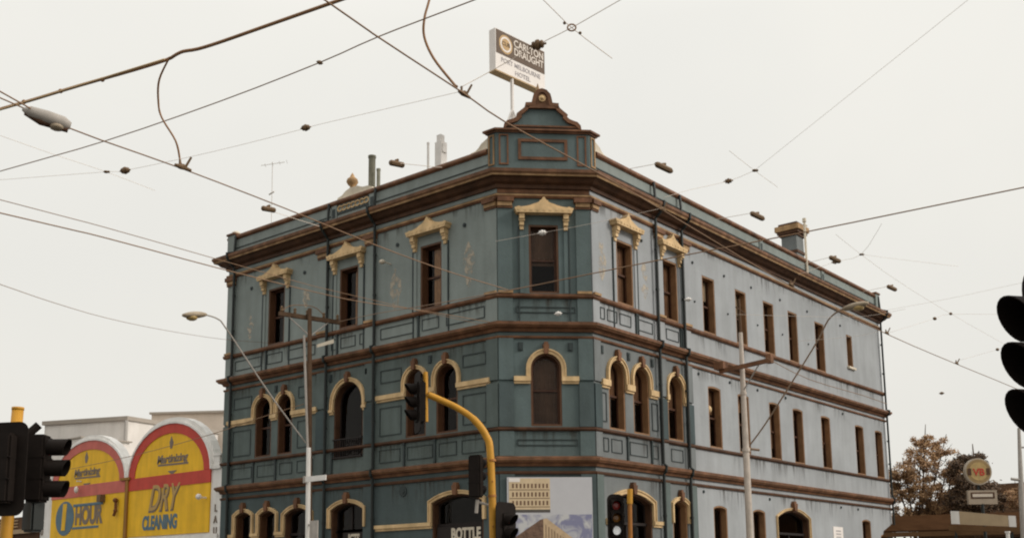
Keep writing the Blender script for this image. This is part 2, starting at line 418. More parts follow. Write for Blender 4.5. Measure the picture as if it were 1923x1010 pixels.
# parapet
moulding('parapet', [(-.28,13.44),(.02,13.44),(.02,14.02),(-.28,14.02)], PALE)
def run(name, F, s0, s1, prof, m, mis=None):
    bm = bmesh.new(); P = FAC[F]
    a = [bm.verts.new(P(s0,z,o)) for o,z in prof]; b = [bm.verts.new(P(s1,z,o)) for o,z in prof]; n = len(prof)
    bm.faces.new(a); bm.faces.new(b[::-1])
    for i in range(n): bm.faces.new((a[i],b[i],b[(i+1)%n],a[(i+1)%n])).material_index = mis[i] if mis else 0
    obj(name, bm, m, hotel)
for F, e_ in (('L',LE),('R',RE)):
    run('parapet_string_shadow', F, .33, e_, [(.018,13.68),(.045,13.68),(.045,13.71),(.018,13.72)], LINE)  # thin string in dark colour, painting its shadow line
    run('parapet_coping', F, .33, e_+.08, [(-.32,14.02),(.05,14.02),(.10,14.07),(.10,14.12),(.06,14.19),(-.34,14.19)], [BROWN,CREAML], [0,0,0,0,1,1])
for F, s0_, s1_, m_ in (('L',0,LE,PALE),('R',0,RE,PALER),('C',0,CW,BROWN)):
    run('frieze', F, s0_, s1_, [(-.02,12.77),(.02,12.77),(.02,12.895),(-.02,12.895)], m_)
# pilasters
def part_box(name, F, s0, s1, z0, z1, o0, o1, m, parent=None):
    bm = bmesh.new(); fbox(bm, F, s0, s1, z0, z1, o0, o1); return obj(name, bm, m, parent or hotel)
def bevel_box(name, F, s0, s1, z0, z1, o1, m):
    bm = bmesh.new()
    b = min(.03, (s1-s0)/4)
    prism(bm, F, [(s0,z0),(s1,z0),(s1,z1),(s0,z1)], -.01, o1-b*.6)
    prism(bm, F, [(s0+b,z0+b),(s1-b,z0+b),(s1-b,z1-b),(s0+b,z1-b)], o1-b*.6+.001, o1)
    return obj(name, bm, m, hotel)
PIL = {'L': [(.0,.42),(5.03,5.46),(7.28,7.75),(12.32,12.73)], 'C': [(0,.42),(2.27,2.69)], 'R': [(0,.32),(3.47,3.86),(5.03,5.46)]}
for F, lst in PIL.items():
    for s0, s1 in lst:
        top = {'L':PALE,'C':TEALC,'R':PALER}[F]; mid = {'L':TEALM,'C':TEALC,'R':TEALR}[F]
        part_box('pilaster', F, s0, s1, 9.79, 12.30, -.01, .05, top)
        part_box('pilaster', F, s0, s1, 7.28, 8.47, -.01, .05, mid)
        part_box('pilaster', F, s0, s1, 5.95, 7.20, -.01, .06, TEALK if F == 'R' else TEALD if F == 'C' else (TEALK if s0 in (5.03,7.28) else TEALM))
        part_box('pilaster', F, s0, s1, 0, 4.62, -.01, .05, TEALD if F != 'R' else TEALM)
        # capital of three stepped blocks
        bm = bmesh.new()
        fbox(bm, F, max(0,s0-.02), s1+.02, 12.30, 12.36, -.01, .09); fbox(bm, F, s0, s1, 12.36, 12.48, -.01, .12, 1); fbox(bm, F, max(0,s0-.05), s1+.05, 12.48, 12.615, -.01, .17)
        obj('capital', bm, [BROWN, TAN], hotel)
        part_box('pilaster_base', F, s0, s1, 8.97, 9.635, -.01, .05, top)
        bm = bmesh.new(); fbox(bm, F, s0, s1, 9.765, 9.84, .05, .13); obj('pilaster_foot', bm, TAN, hotel)
        part_box('pilaster_base', F, s0, s1, 5.13, 5.825, -.01, .05, mid)
# recessed outline panels
def panel(F, s0, s1, z0, z1, w=.028, o=.022, m=LINE):
    bm = bmesh.new(); out = [(s0,z0),(s1,z0),(s1,z1),(s0,z1)]
    ring(bm, F, inset(out,-w), out, -.005, o); return obj('panel_moulding', bm, m, hotel)
for a in [(.46,1.36,7.80,8.17),(3.86,4.78,7.76,8.17),(11.2,12.2,7.76,8.17),(8.05,8.7,7.78,8.17),
          (.46,1.36,6.12,7.0),(3.86,4.80,6.12,7.0),(11.2,12.2,6.10,7.0),(8.05,8.72,6.12,7.02)]:
    panel('L', *a)
for s0, s1 in ((.5,1.4),(1.6,2.3),(2.55,3.6),(3.9,4.8),(7.9,8.7),(8.95,9.6),(9.85,10.8),(11.1,12.2)):
    panel('L', s0, s1, 5.30, 5.70, .02)
for s0, s1 in ((.5,2.0),(3.35,4.8),(7.9,9.3),(10.75,12.2)):
    panel('L', s0, s1, 9.15, 9.50, .022)
for s0, s1 in ((2.3,3.0),(5.55,5.75),(5.95,6.65),(6.85,7.1),(9.6,10.4)):
    panel('L', s0, s1, 9.15, 9.50, .018)
for s0, s1 in ((.4,.66),(.8,1.35),(1.75,2.7),(3.0,3.3),(3.55,3.8),(4.05,4.75)):
    panel('R', s0, s1, 5.30, 5.70, .02)
for s0, s1 in ((.4,.62),(.75,1.25),(1.4,2.0),(2.35,3.2),(3.55,3.8),(4.0,4.75)):
    panel('R', s0, s1, 9.15, 9.50, .02)
for a in ((.5,2.2,5.42,5.60),(.5,2.2,9.22,9.40)): panel('C', *a)
for a in ((.36,.6,6.15,7.0),(3.0,3.35,6.15,7.0)): panel('R', *a)
# small corner brackets high on the middle storey
for F, lst in (('L',(2.66,9.88,5.4,7.1)),('R',(.42,1.80,3.1)),('C',(.62,2.05))):
    for s in lst: bevel_box('wall_bracket', F, s-.07, s+.07, 8.12, 8.36, .05, LINE)
# ---- windows
def window(F, w, outline, depth=.26, curtain=None, door=False, label=None, dark=False):
    inner = inset(outline, -.055)
    bm = bmesh.new(); ring(bm, F, inner, outline, -.30, -.012)
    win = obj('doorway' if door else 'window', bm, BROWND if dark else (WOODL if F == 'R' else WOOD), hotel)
    if label: win['label'] = label
    s0, s1, z0, z1 = w[:4]
    # sash stiles and meeting rail
    bm = bmesh.new()
    ring(bm, F, inset(inner,-.05), inner, -.27, -.215)
    zm = z0 + (z1-z0)*.5
    if not door: fbox(bm, F, s0+.06, s1-.06, zm-.03, zm+.03, -.262, -.20)
    else:
        fbox(bm, F, s0+.06, s1-.06, 3.28, 3.36, -.262, -.16)
        c = (s0+s1)/2; fbox(bm, F, c-.04, c+.04, z0+.02, 3.275, -.262, -.20)
    obj('sash', bm, SASH if not door else VOID, win)
    bm = bmesh.new()
    f = bm.faces.new([bm.verts.new(FAC[F](s,z,-.24)) for s,z in inset(inner,-.04)]); f.normal_update()
    if f.normal.dot(FAC[F](0,0,1)-FAC[F](0,0,0)) < 0: f.normal_flip()
    obj('pane', bm, GLASS, win, normals=False)
    if curtain:
        c0, c1, cm = curtain[:3]
        if len(curtain) > 3: z0 = z0 + (z1-z0)*curtain[3]
        bm = bmesh.new(); n = 18
        a = []; b = []
        for k in range(n+1):
            s = c0 + (c1-c0)*k/n; o = -.285 - .012*math.sin(k*1.9)
            a.append(bm.verts.new(FAC[F](s, z0+.03, o))); b.append(bm.verts.new(FAC[F](s, z1-.03, o)))
        for k in range(n): bm.faces.new((a[k],a[k+1],b[k+1],b[k]))
        obj('curtain', bm, cm, win, normals=False)
    return win
def arch_trim(win, F, outline, w=.12, o=.07, zbot=None, key=True, m=CREAM, keyw=.075):
    n = len(outline); outer = inset(outline, w)
    bm = bmesh.new()
    inn = list(outline); out = list(outer)
    i0, i1 = 2, n-1
    if zbot is not None:
        inn = [(outline[2][0], zbot)] + inn[2:] + [(outline[-1][0], zbot)]
        out = [(outer[2][0], zbot)] + out[2:] + [(outer[-1][0], zbot)]
        i0, i1 = 0, len(inn)-1
    ring(bm, F, inn, out, -.01, o, i0, i1)
    # raised outer fillet
    o2 = inset(out, .0)
    mid = [((a[0]*.3+b[0]*.7),(a[1]*.3+b[1]*.7)) for a,b in zip(inn,out)]
    ring(bm, F, mid, out, o+.001, o+.03, i0, i1)
    obj('arch_moulding', bm, m, win)
    if key:
        c = (outline[0][0]+outline[1][0])/2; zt = max(p[1] for p in outline)
        bm = bmesh.new()
        prism(bm, F, [(c-keyw*.75,zt-.03),(c+keyw*.75,zt-.03),(c+keyw*1.2,zt+.24),(c-keyw*1.2,zt+.24)], -.01, .15)
        prism(bm, F, [(c-keyw*.9,zt+.24),(c+keyw*.9,zt+.24),(c+keyw*.7,zt+.32),(c-keyw*.7,zt+.32)], -.01, .12)
        obj('keystone', bm, BROWN, win)
def hood(win, F, c, hw):
    # pedimented cream window hood with acroterion
    bm = bmesh.new()
    z = 12.12
    prism(bm, F, [(c-hw,z),(c+hw,z),(c+hw+.02,z+.05),(c+hw+.02,z+.08),(c+hw+.05,z+.10),(c+hw+.05,z+.15),(c-hw-.05,z+.15),(c-hw-.05,z+.10),(c-hw-.02,z+.08),(c-hw-.02,z+.05)], -.01, .26)
    prof = [(1.0,0),(1.0,.03),(.90,.055),(.84,.03),(.66,.05),(.50,.085),(.36,.13),(.25,.16),(.17,.19),(.145,.235),(.10,.245),(.06,.29),(.03,.33),(0,.34)]
    poly = [(c-hw*a, z+.152+b) for a,b in prof] + [(c+hw*a, z+.152+b) for a,b in prof[::-1][1:]]
    prism(bm, F, poly, -.01, .20)
    prism(bm, F, [(c-hw*.6,z+.155),(c+hw*.6,z+.155),(c+hw*.3,z+.22),(c+.06,z+.30),(c,z+.36),(c-.06,z+.30),(c-hw*.3,z+.22)], .20, .23)
    for q in range(9): fbox(bm, F, c-hw*.92+q*hw*.23-.03, c-hw*.92+q*hw*.23+.03, z+.055, z+.095, .262, .275)
    obj('window_hood', bm, CREAM, win)
    for sg in (-1,1):
        k = c + sg*(hw-.16)
        bm = bmesh.new()
        fbox(bm, F, k-.075, k+.075, 11.96, 12.12, -.01, .20); fbox(bm, F, k-.065, k+.065, 11.78, 11.955, -.01, .13)
        fbox(bm, F, k-.055, k+.055, 11.66, 11.775, -.01, .08); fbox(bm, F, k-.085, k+.085, 11.90, 11.95, .131, .16)
        obj('hood_bracket', bm, CREAM, win)
        bm = bmesh.new()
        fbox(bm, F, k-.06, k+.06, 9.79, 11.655, -.01, .035); fbox(bm, F, k+sg*.09-.018, k+sg*.09+.018, 9.79, 11.75, -.01, .045, 1)
        fbox(bm, F, k+sg*.09-.018, k+sg*.09+.018, 8.97, 9.635, .0, .03, 1)
        obj('architrave', bm, [PALE if F == 'L' else (TEALC if F == 'C' else PALER), LINE], win)
for i, w in enumerate(W3L):
    # curtains hang in the half nearest the corner
    x = window('L', w, op(w), curtain=(w[0]+.05, w[0]+(.36,.42,.56)[i], (CURTB,CURT,CURT)[i]))
    hood(x, 'L', (w[0]+w[1])/2, .80)
for w in W3C:
    x = window('C', w, op(w), curtain=(w[0]+.05, w[1]-.05, CURTD, .42)); hood(x, 'C', 1.335, .80)
for i, w in enumerate(W3R):
    x = window('R', w, op(w), curtain=(w[0]+.04, w[1]-.04, CURTB) if i < 2 else (w[0]+.1, w[1]-.1, (CREAML,CREAML,CURTB,CURT,CURTB,CURTB)[i-2], (.6,.55,.3,.75,.0,.5)[i-2]))
    if i < 2: hood(x, 'R', (w[0]+w[1])/2, .72)
    if i == 7:
        part_box('sill', 'R', w[0]-.06, w[1]+.06, 10.32, 10.41, -.01, .10, CREAML, x)
for w in A2L:
    x = window('L', w, semi(w), curtain=(w[0]+.06, w[0]+.3, CURTB)); arch_trim(x, 'L', semi(w), zbot=7.38)
x = window('L', D2L, semi(D2L), door=True, dark=True); arch_trim(x, 'L', semi(D2L), .13, zbot=7.2)
# iron balustrade of the balcony doorway
bm = bmesh.new()
for k in range(13): fbox(bm, 'L', 5.62+k*.102, 5.645+k*.102, 5.66, 6.18, .02, .045)
fbox(bm, 'L', 5.56, 6.92, 6.18, 6.22, .0, .06); fbox(bm, 'L', 5.56, 6.92, 5.60, 5.65, .0, .06)
obj('balustrade', bm, VOID, x)
for w in A2C:
    x = window('C', w, semi(w), curtain=(w[0]+.05, w[1]-.05, CURTD)); arch_trim(x, 'C', semi(w), .13, zbot=7.38)
for w in A2R:
    x = window('R', w, semi(w), curtain=(w[0]+.12, w[1]-.12, CURTB, .45)); arch_trim(x, 'R', semi(w), zbot=7.38)
for i, w in enumerate(W2R):
    window('R', w, seg(w,.05), curtain=(w[0]+.08, w[1]-.08, (CURTB,CURT,CURTB)[i%3], (.55,.7,.2,.8,.4,.65,.3)[i]))
for i, w in enumerate(G1L):
    r = .22 if w[1]-w[0] > 1.2 else .15
    x = window('L', w, seg(w,r), door=i > 1, dark=i > 1); arch_trim(x, 'L', seg(w,r), .11, zbot=3.42, keyw=.085)
x = window('R', G1R[0], seg(G1R[0],.26), door=True, dark=True); arch_trim(x, 'R', seg(G1R[0],.26), .13, zbot=3.42, keyw=.09)
x = window('R', G1R[1], seg(G1R[1],.15)); arch_trim(x, 'R', seg(G1R[1],.15), .11, zbot=3.42)
for i, w in enumerate(P1R): window('R', w, seg(w,.08), curtain=(w[0]+.04, w[0]+.4, CREAML) if i == 0 else None)
x = window('R', D1R, seg(D1R,.3), door=True, dark=True); arch_trim(x, 'R', seg(D1R,.3), .08, o=.04, zbot=2.0, keyw=.12)
bm = bmesh.new(); ball(bm, PR(6.72,7.25,-.16), .14); obj('globe_lamp', bm, CREAM, hotel)
# impost bands (cream, two steps)
def band(F, s0, s1, z0, z1, m=CREAM):
    bm = bmesh.new()
    fbox(bm, F, s0, s1, z0+.07, z1, -.01, .10); fbox(bm, F, s0+.01, s1-.01, z0, z0+.068, -.01, .055)
    obj('impost_band', bm, m, hotel)
for s0, s1 in ((.30,1.56),(2.42,2.84),(3.68,4.92),(7.72,9.0),(9.76,10.10),(10.98,12.5)): band('L', s0, s1, 7.17, 7.375)
for s0, s1 in ((5.38,5.56),(6.92,7.1)): band('L', s0, s1, 7.03, 7.19)
for s0, s1 in ((.42,.90),(1.78,2.27)): band('C', s0, s1, 7.17, 7.375)
for s0, s1 in ((.34,.74),(1.58,2.01),(2.88,3.35),(3.83,3.96),(4.86,5.0)): band('R', s0, s1, 7.13, 7.375)
for s0, s1 in ((2.57,4.92),(11.9,12.3),(10.59,11.0),(9.25,9.71)): band('L', s0, s1, 3.24, 3.415)
for s0, s1 in ((.42,.71),(2.85,3.35)): band('R', s0, s1, 3.24, 3.415)
# downpipes following the cornices
def downpipe(F, s, top=14.0):
    P = FAC[F]; bm = bmesh.new()
    tube(bm, [P(s,14.1,.12), P(s,13.5,.16), P(s,13.38,.49), P(s,13.24,.47), P(s,13.0,.26), P(s,12.9,.14), P(s,9.0,.13), P(s,8.93,.27), P(s,8.78,.25), P(s,8.7,.14), P(s,5.18,.13), P(s,5.09,.23), P(s,4.93,.21), P(s,4.84,.13), P(s,0,.12)], .045, 8)
    for z in (11.9,10.6,7.6,6.6,3.6): tube(bm, [P(s,z-.03,.12), P(s,z+.03,.12)], .065, 8)
    obj('downpipe', bm, PIPE, hotel)
for F, s in (('L',12.26),('L',7.20),('L',4.97),('R',3.38),('R',4.96)): downpipe(F, s)
downpipe('R', 22.02)
# short weepers under the windows
def weeper(F, s, z0, z1):
    bm = bmesh.new(); fbox(bm, F, s-.035, s+.035, z0, z1, .0, .05); fbox(bm, F, s-.05, s+.05, z1-.06, z1-.02, .0, .07); obj('weeper_pipe', bm, LINE, hotel)
for s in (2.45,3.72,9.8,11.0,6.98): weeper('L', s, 5.13, 5.83)
for s in (3.14,6.80,10.46): weeper('L', s, 8.97, 9.64)
for s in (1.62,2.92): weeper('R', s, 5.13, 5.83)
for s in (2.28,4.86): weeper('R', s, 8.97, 9.64)
# round iron wall vents
def vent(F, s, z, r=.05):
    P = FAC[F]; bm = bmesh.new(); n = P(0,0,1)-P(0,0,0); tube(bm, [P(s,z,-.01), P(s,z,.03)], r, 12)
    tube(bm, [P(s,z,.03), P(s,z,.045)], r*.5, 10)
    obj('wall_vent', bm, LINE, hotel)
for s,z in ((11.39,12.03),(8.51,12.05),(4.07,12.07),(1.26,12.08)): vent('L', s, z, .065)
vent('L', 3.77, 4.39, .16)
for s in (2.72,5.8,7.94,9.93,12.24,17.78,14.6): vent('R', s, 12.04)
for s in (5.91,8.01,10.04,12.28,17.48): vent('R', s, 8.31)
for s in (5.94,10.57,16.74,18.45): vent('R', s, 4.48)
for s in (5.85,8.1,14.55,12.3,10.3): vent('R', s, 10.72, .035)
# peeling patches
def patch(F, s, z0, z1, w):
    P = FAC[F]; bm = bmesh.new(); N = 16; L_ = []; R_ = []
    for k in range(N+1):
        t = k/N; ww = w*(math.sin(math.pi*min(1,max(.0,t)))**.6)*(.45+.8*noise.noise(Vector((s*3,t*5,w)))+.35)
        z = z0+(z1-z0)*t; L_.append(bm.verts.new(P(s-abs(ww)-.01,z,.004))); R_.append(bm.verts.new(P(s+abs(ww)*.8+.01,z,.004)))
    for k in range(N): bm.faces.new((L_[k],R_[k],R_[k+1],L_[k+1]))
    obj('peeling_patch', bm, STAIN, hotel, normals=False)
patch('L',4.17,10.0,11.35,.24); patch('L',1.12,10.15,11.55,.26); patch('L',8.42,10.8,11.5,.2); patch('L',11.43,10.2,11.1,.18)
patch('R',.55,10.3,11.6,.26); patch('R',2.85,10.2,11.4,.24)
def dirt_mat():
    m = bpy.data.materials.new('rain dirt streaks'); m.use_nodes = True
    n, l = m.node_tree.nodes, m.node_tree.links
    b = n['Principled BSDF']; b.inputs['Base Color'].default_value = (.075,.06,.045,1); b.inputs['Roughness'].default_value = .95
    t = n.new('ShaderNodeTexCoord'); mp = n.new('ShaderNodeMapping'); mp.inputs['Scale'].default_value = (9,9,.9)
    z = n.new('ShaderNodeTexNoise'); z.inputs['Scale'].default_value = 1.0; z.inputs['Detail'].default_value = 5
    r = n.new('ShaderNodeValToRGB'); r.color_ramp.elements[0].position = .46; r.color_ramp.elements[1].position = .75
    r.color_ramp.elements[0].color = (0,0,0,1); r.color_ramp.elements[1].color = (.75,.75,.75,1)
    sp = n.new('ShaderNodeSeparateXYZ'); mu = n.new('ShaderNodeMath'); mu.operation = 'MULTIPLY'
    l.new(t.outputs['Object'], mp.inputs[0]); l.new(mp.outputs[0], z.inputs['Vector']); l.new(z.outputs['Fac'], r.inputs[0])
    l.new(t.outputs['Generated'], sp.inputs[0]); l.new(r.outputs[0], mu.inputs[0]); l.new(sp.outputs[2], mu.inputs[1]); l.new(mu.outputs[0], b.inputs['Alpha'])
    return m
DIRT = dirt_mat()
def dirt(F, s0, s1, z0, z1, o=.005):
    P = FAC[F]; bm = bmesh.new(); bm.faces.new([bm.verts.new(p) for p in (P(s0,z0,o),P(s1,z0,o),P(s1,z1,o),P(s0,z1,o))])
    obj('rain_stain', bm, DIRT, hotel, normals=False)
rs = random.Random(4)
for F, e_ in (('L',LE),('R',RE)):
    for z0, z1, zl in ((11.9,12.61,.5),(8.98,9.63,.2),(5.14,5.82,.2),(8.0,8.46,.1),(3.9,4.61,.3)):
        s = .5
        while s < e_-1.2:
            w_ = rs.uniform(.5,1.6)
            if rs.random() < .75: dirt(F, s, s+w_, z0+rs.uniform(0,zl), z1)
            s += w_ + rs.uniform(.1,.9)
dirt('C', .5, 2.2, 8.98, 9.63); dirt('C', .5, 2.2, 5.14, 5.82)
# ---- parapet piers, lattice, corner pedestal
for F, s in (('R',10.83),('R',16.25),('L',5.20),('L',7.02)):
    bm = bmesh.new(); fbox(bm, F, s-.13, s+.13, 13.5, 14.015, .0, .06); fbox(bm, F, s-.07, s+.07, 13.6, 13.9, .061, .075, 1); obj('parapet_pier', bm, [PALE, LINE], hotel)
for F, s in (('L',12.55),('R',21.95)):
    bm = bmesh.new(); fbox(bm, F, s-.2, s+.2, 13.45, 14.20, -.3, .11); fbox(bm, F, s-.24, s+.24, 14.2, 14.27, -.34, .15, 1)
    o = obj('end_pier', bm, [PALE, BROWN], hotel)
    if F == 'L':
        bm = bmesh.new(); p = PL(s,14.3,-.1); ball(bm, p, .17, (1,1,.7)); obj('ball_finial', bm, CREAML, hotel)
bm = bmesh.new()
for k in range(7):
    c = 5.48+k*.21
    out = [(c+.13*math.cos(t*math.pi/8), 13.87+.105*math.sin(t*math.pi/8)) for t in range(16)]
    ring(bm, 'L', inset(out,-.035), out, .015, .055)
obj('ring_lattice', bm, CREAM, hotel)
panel('L', 5.33, 6.9, 13.72, 13.99, .025, .04)
def block(name, o, z0, z1, ls, rs, m, back=.5, mis=0):
    bm = bmesh.new()
    f = footprint(o, ls, rs, False)
    f[0].x -= max(0,o); f[-1].y += max(0,o)
    inner = [Vector((f[-1].x-back-o, f[-1].y)), Vector((f[0].x, f[0].y+back+o))]
    pts = f + inner
    a = [bm.verts.new((p.x,p.y,z0)) for p in pts]; b = [bm.verts.new((p.x,p.y,z1)) for p in pts]
    bm.faces.new(a[::-1]); bm.faces.new(b)
    for i in range(len(pts)): bm.faces.new((a[i],a[(i+1)%len(pts)],b[(i+1)%len(pts)],b[i]))
    return obj(name, bm, m, hotel)
block('corner_pedestal', .04, 13.42, 14.60, .27, .27, TEALC)
block('pedestal_plinth', .08, 13.40, 13.50, .27, .27, TEALC)
block('pedestal_cap', .09, 14.60, 14.65, .27, .27, BROWN)
block('pedestal_cap', .15, 14.652, 14.71, .27, .27, BROWN)
# pilaster strips and recessed panel on the pedestal
for F, s0, s1 in (('C',.06,.34),('C',2.35,2.63),('L',.05,.27),('R',.05,.27)):
    bm = bmesh.new(); out = [(s0,13.62),(s1,13.62),(s1,14.55),(s0,14.55)]
    ring(bm, F, inset(out,-.045), out, .035, .07)
    obj('pedestal_frame', bm, BROWN if F == 'C' else TAN, hotel)
bm = bmesh.new(); out = [(.62,13.78),(2.07,13.78),(2.07,14.42),(.62,14.42)]
ring(bm, 'C', inset(out,-.09), out, .035, .08); obj('pedestal_panel_frame', bm, BROWN, hotel)
half = [(1.12,14.71),(1.10,14.84),(1.02,14.93),(.90,14.97),(.78,15.02),(.70,15.10),(.72,15.17),(.60,15.27),(.50,15.36),(.46,15.42),(.46,15.50),(.28,15.51),(.255,15.66),(.22,15.80),(.12,15.91),(0,15.95)]
c = 1.345
pedi = [(c+a,b) for a,b in half] + [(c-a,b) for a,b in half[::-1][1:]]
bm = bmesh.new(); prism(bm, 'C', pedi, -.28, .02); obj('corner_pediment', bm, TEALC, hotel)
bm = bmesh.new(); inn = inset(pedi,-.085)
ring(bm, 'C', inn, inset(pedi,.03), -.30, .12, 0, len(pedi)-1)
obj('pediment_moulding', bm, BROWN, hotel)
bm = bmesh.new(); prism(bm, 'C', [(c-.26,15.42),(c+.26,15.42),(c+.25,15.60),(c+.2,15.75),(c+.1,15.85),(c-.1,15.85),(c-.2,15.75),(c-.25,15.60)], .02, .09)
fbox(bm, 'C', c-.5, c+.5, 15.36, 15.44, .02, .12)
obj('pediment_tympanum', bm, BROWN, hotel)
bm = bmesh.new(); tube(bm, [PC(c,15.66,.09), PC(c,15.66,.14)], .10, 16); ball(bm, PC(c,15.66,.14), .06)
obj('pediment_rosette', bm, CREAM, hotel)
bm = bmesh.new(); prism(bm, 'C', [(c-1.02,14.79),(c+1.02,14.79),(c+1.0,14.84),(c-1.0,14.84)], .02, .08); obj('pediment_string', bm, BROWN, hotel)
bm = bmesh.new(); tube(bm, [PC(c-.1,15.9,-.1), PC(c-.1,16.0,-.1), PC(c-.1,16.06,-.1), PC(c-.1,16.22,-.1)], [.05,.08,.05,.01], 8); obj('pediment_finial', bm, TAN, hotel)
for F in 'LR':
    bm = bmesh.new(); prism(bm, F, [(.34,14.19),(1.08,14.19),(1.03,14.25),(.84,14.27),(.72,14.34),(.62,14.44),(.48,14.50),(.34,14.56)], -.22, -.02); obj('scroll_buttress', bm, CREAML, hotel)
# bay pediment with urn over the left facade
bm = bmesh.new(); prism(bm, 'L', [(5.25,14.19),(7.0,14.19),(6.95,14.30),(6.75,14.34),(6.6,14.44),(6.35,14.52),(6.0,14.50),(5.75,14.40),(5.5,14.38),(5.3,14.30)], -.25, -.03); obj('bay_pediment', bm, CREAML, hotel)
bm = bmesh.new(); u = PL(6.36,0,-.14)
prof = [(14.5,.10),(14.58,.07),(14.64,.14),(14.74,.20),(14.84,.17),(14.90,.09),(14.97,.06),(15.06,.01)]
tube(bm, [(u.x,u.y,z) for z,_ in prof], [r for _,r in prof], 12); obj('urn_finial', bm, TAN, hotel, smooth=True)
# flues and chimneys
def rooftube(name, x, y, z0, z1, r, m, cap=True):
    bm = bmesh.new(); tube(bm, [(x,y,z0),(x,y,z1)], r, 12)
    if cap: tube(bm, [(x,y,z1-.04),(x,y,z1+.03)], r*1.15, 12)
    obj(name, bm, m, hotel, smooth=False)
GREYB = mat('grey green flue paint', (.22,.21,.16), .7, .2, 3, .3)
rooftube('flue', AX-6.35, AY+1.0, 13.4, 15.88, .12, GREYB)
rooftube('flue', AX-6.03, AY+1.0, 13.4, 15.34, .065, GREYB)
FADE = mat('bleached white render', (.68,.64,.60), .8, .08, 3)
bm = bmesh.new(); box(bm, -25.13,-24.83, 26.35,26.65, 13.4,17.0); box(bm, -25.09,-24.9, 26.4,26.6, 17.0,17.28); box(bm, -24.83,-24.78,26.4,26.6,16.6,16.9); obj('white_chimney', bm, FADE, hotel)
rooftube('white_flue', -25.6, 26.5, 13.4, 17.15, .045, FADE)
bm = bmesh.new()
cx_, cy_ = -19.02, 41.9
for (h_, z0, z1, k) in ((.34,13.4,15.22,0),(.38,15.22,15.34,1),(.34,15.34,15.98,0),(.40,15.98,16.08,1),(.47,16.08,16.2,1),(.54,16.2,16.42,2),(.42,16.42,16.54,1)):
    box(bm, cx_-h_, cx_+h_, cy_-h_, cy_+h_, z0, z1, k)
for dx in (-.17,.17): box(bm, cx_+dx-.04, cx_+dx+.04, cy_-.36, cy_-.34, 13.6, 15.2, 3)
obj('chimney', bm, [TEALR, BROWND, TAN, LINE], hotel)
bm = bmesh.new(); tube(bm, [PR(14.68,13.5,.08), PR(14.68,15.75,.08)], .05, 8); tube(bm, [PR(14.68,15.7,.08), PR(14.68,15.85,.08)], .08, 8); tube(bm, [PR(14.62,15.6,.08), PR(14.9,15.6,.08)], .03, 6)
obj('vent_pipe', bm, CREAML, hotel)
# small corbel lamp brackets on the facade
bm = bmesh.new(); q = PL(4.36,11.5,.0); tube(bm, [q, PL(4.36,11.52,.3)], .02, 6); ball(bm, PL(4.36,11.5,.38), .1, (1,1,.7)); obj('wall_lamp', bm, CREAML, hotel)
# ------------------------------------------------------------------ text helper
def text_bm(s, size, ext=.01, bold=.0, shear=0.0, cond=1.0):
    cu = bpy.data.curves.new('t', 'FONT'); cu.body = s; cu.size = size; cu.extrude = ext; cu.offset = bold; cu.shear = shear
    cu.align_x = 'CENTER'; cu.align_y = 'CENTER'; cu.resolution_u = 4
    o = bpy.data.objects.new('t', cu); COL.objects.link(o)
    dg = bpy.context.evaluated_depsgraph_get(); dg.update()
    me = bpy.data.meshes.new_from_object(o.evaluated_get(dg))
    bm = bmesh.new(); bm.from_mesh(me)
    bpy.data.objects.remove(o); bpy.data.curves.remove(cu); bpy.data.meshes.remove(me)
    for v in bm.verts: v.co.x *= cond
    return bm
def place_text(name, s, size, org, right, up, m, parent, **k):
    """org = centre; right/up are unit directions as seen by the reader"""
    bm = text_bm(s, size, **k)
    r = Vector(right).normalized(); u = Vector(up).normalized(); n = r.cross(u)
    for v in bm.verts: v.co = Vector(org) + r*v.co.x + u*v.co.y + n*v.co.z
    return obj(name, bm, m, parent, normals=False)
RL = (1,0,0); RR = (0,1,0); RC = (H,H,0); UP = (0,0,1)
# ------------------------------------------------------------------ signs on the hotel
t = thing('bottle_shop_sign', 'black sign with cream BOTTLE lettering in the wide arched doorway left of the corner', 'sign', PL(1.35,2.9,.0))
bm = bmesh.new(); fbox(bm, 'L', .66, 2.45, 2.75, 3.27, -.15, -.08); obj('sign_board', bm, VOID, t)
place_text('lettering', 'BOTTLE', .46, PL(1.33,3.03,-.07), RL, UP, CREAML, t, bold=.018, cond=.68)
t = thing('doorway_sign', 'small white lettered sign hanging in the arched doorway beside the timber pole', 'sign', PL(5.97,2.9,.0))
bm = bmesh.new(); fbox(bm, 'L', 5.5, 6.5, 2.75, 3.27, -.15, -.08); obj('sign_board', bm, VOID, t)
place_text('lettering', 'JCTS', .46, PL(5.98,3.03,-.07), RL, UP, CREAML, t, bold=.015, cond=.56)
t = thing('wall_notice', 'small white paper notice on the pale side wall right of the big arched door', 'notice', PR(16.3,3.0,.0))
bm = bmesh.new(); fbox(bm, 'R', 15.86, 16.78, 2.9, 3.70, .0, .02); obj('notice_board', bm, SIGIVO, t)
bm = bmesh.new()
for z in (3.52,3.4,3.28): fbox(bm, 'R', 16.1, 16.55, z, z+.04, .021, .026)
obj('printed_lines', bm, SIGGREY, t)
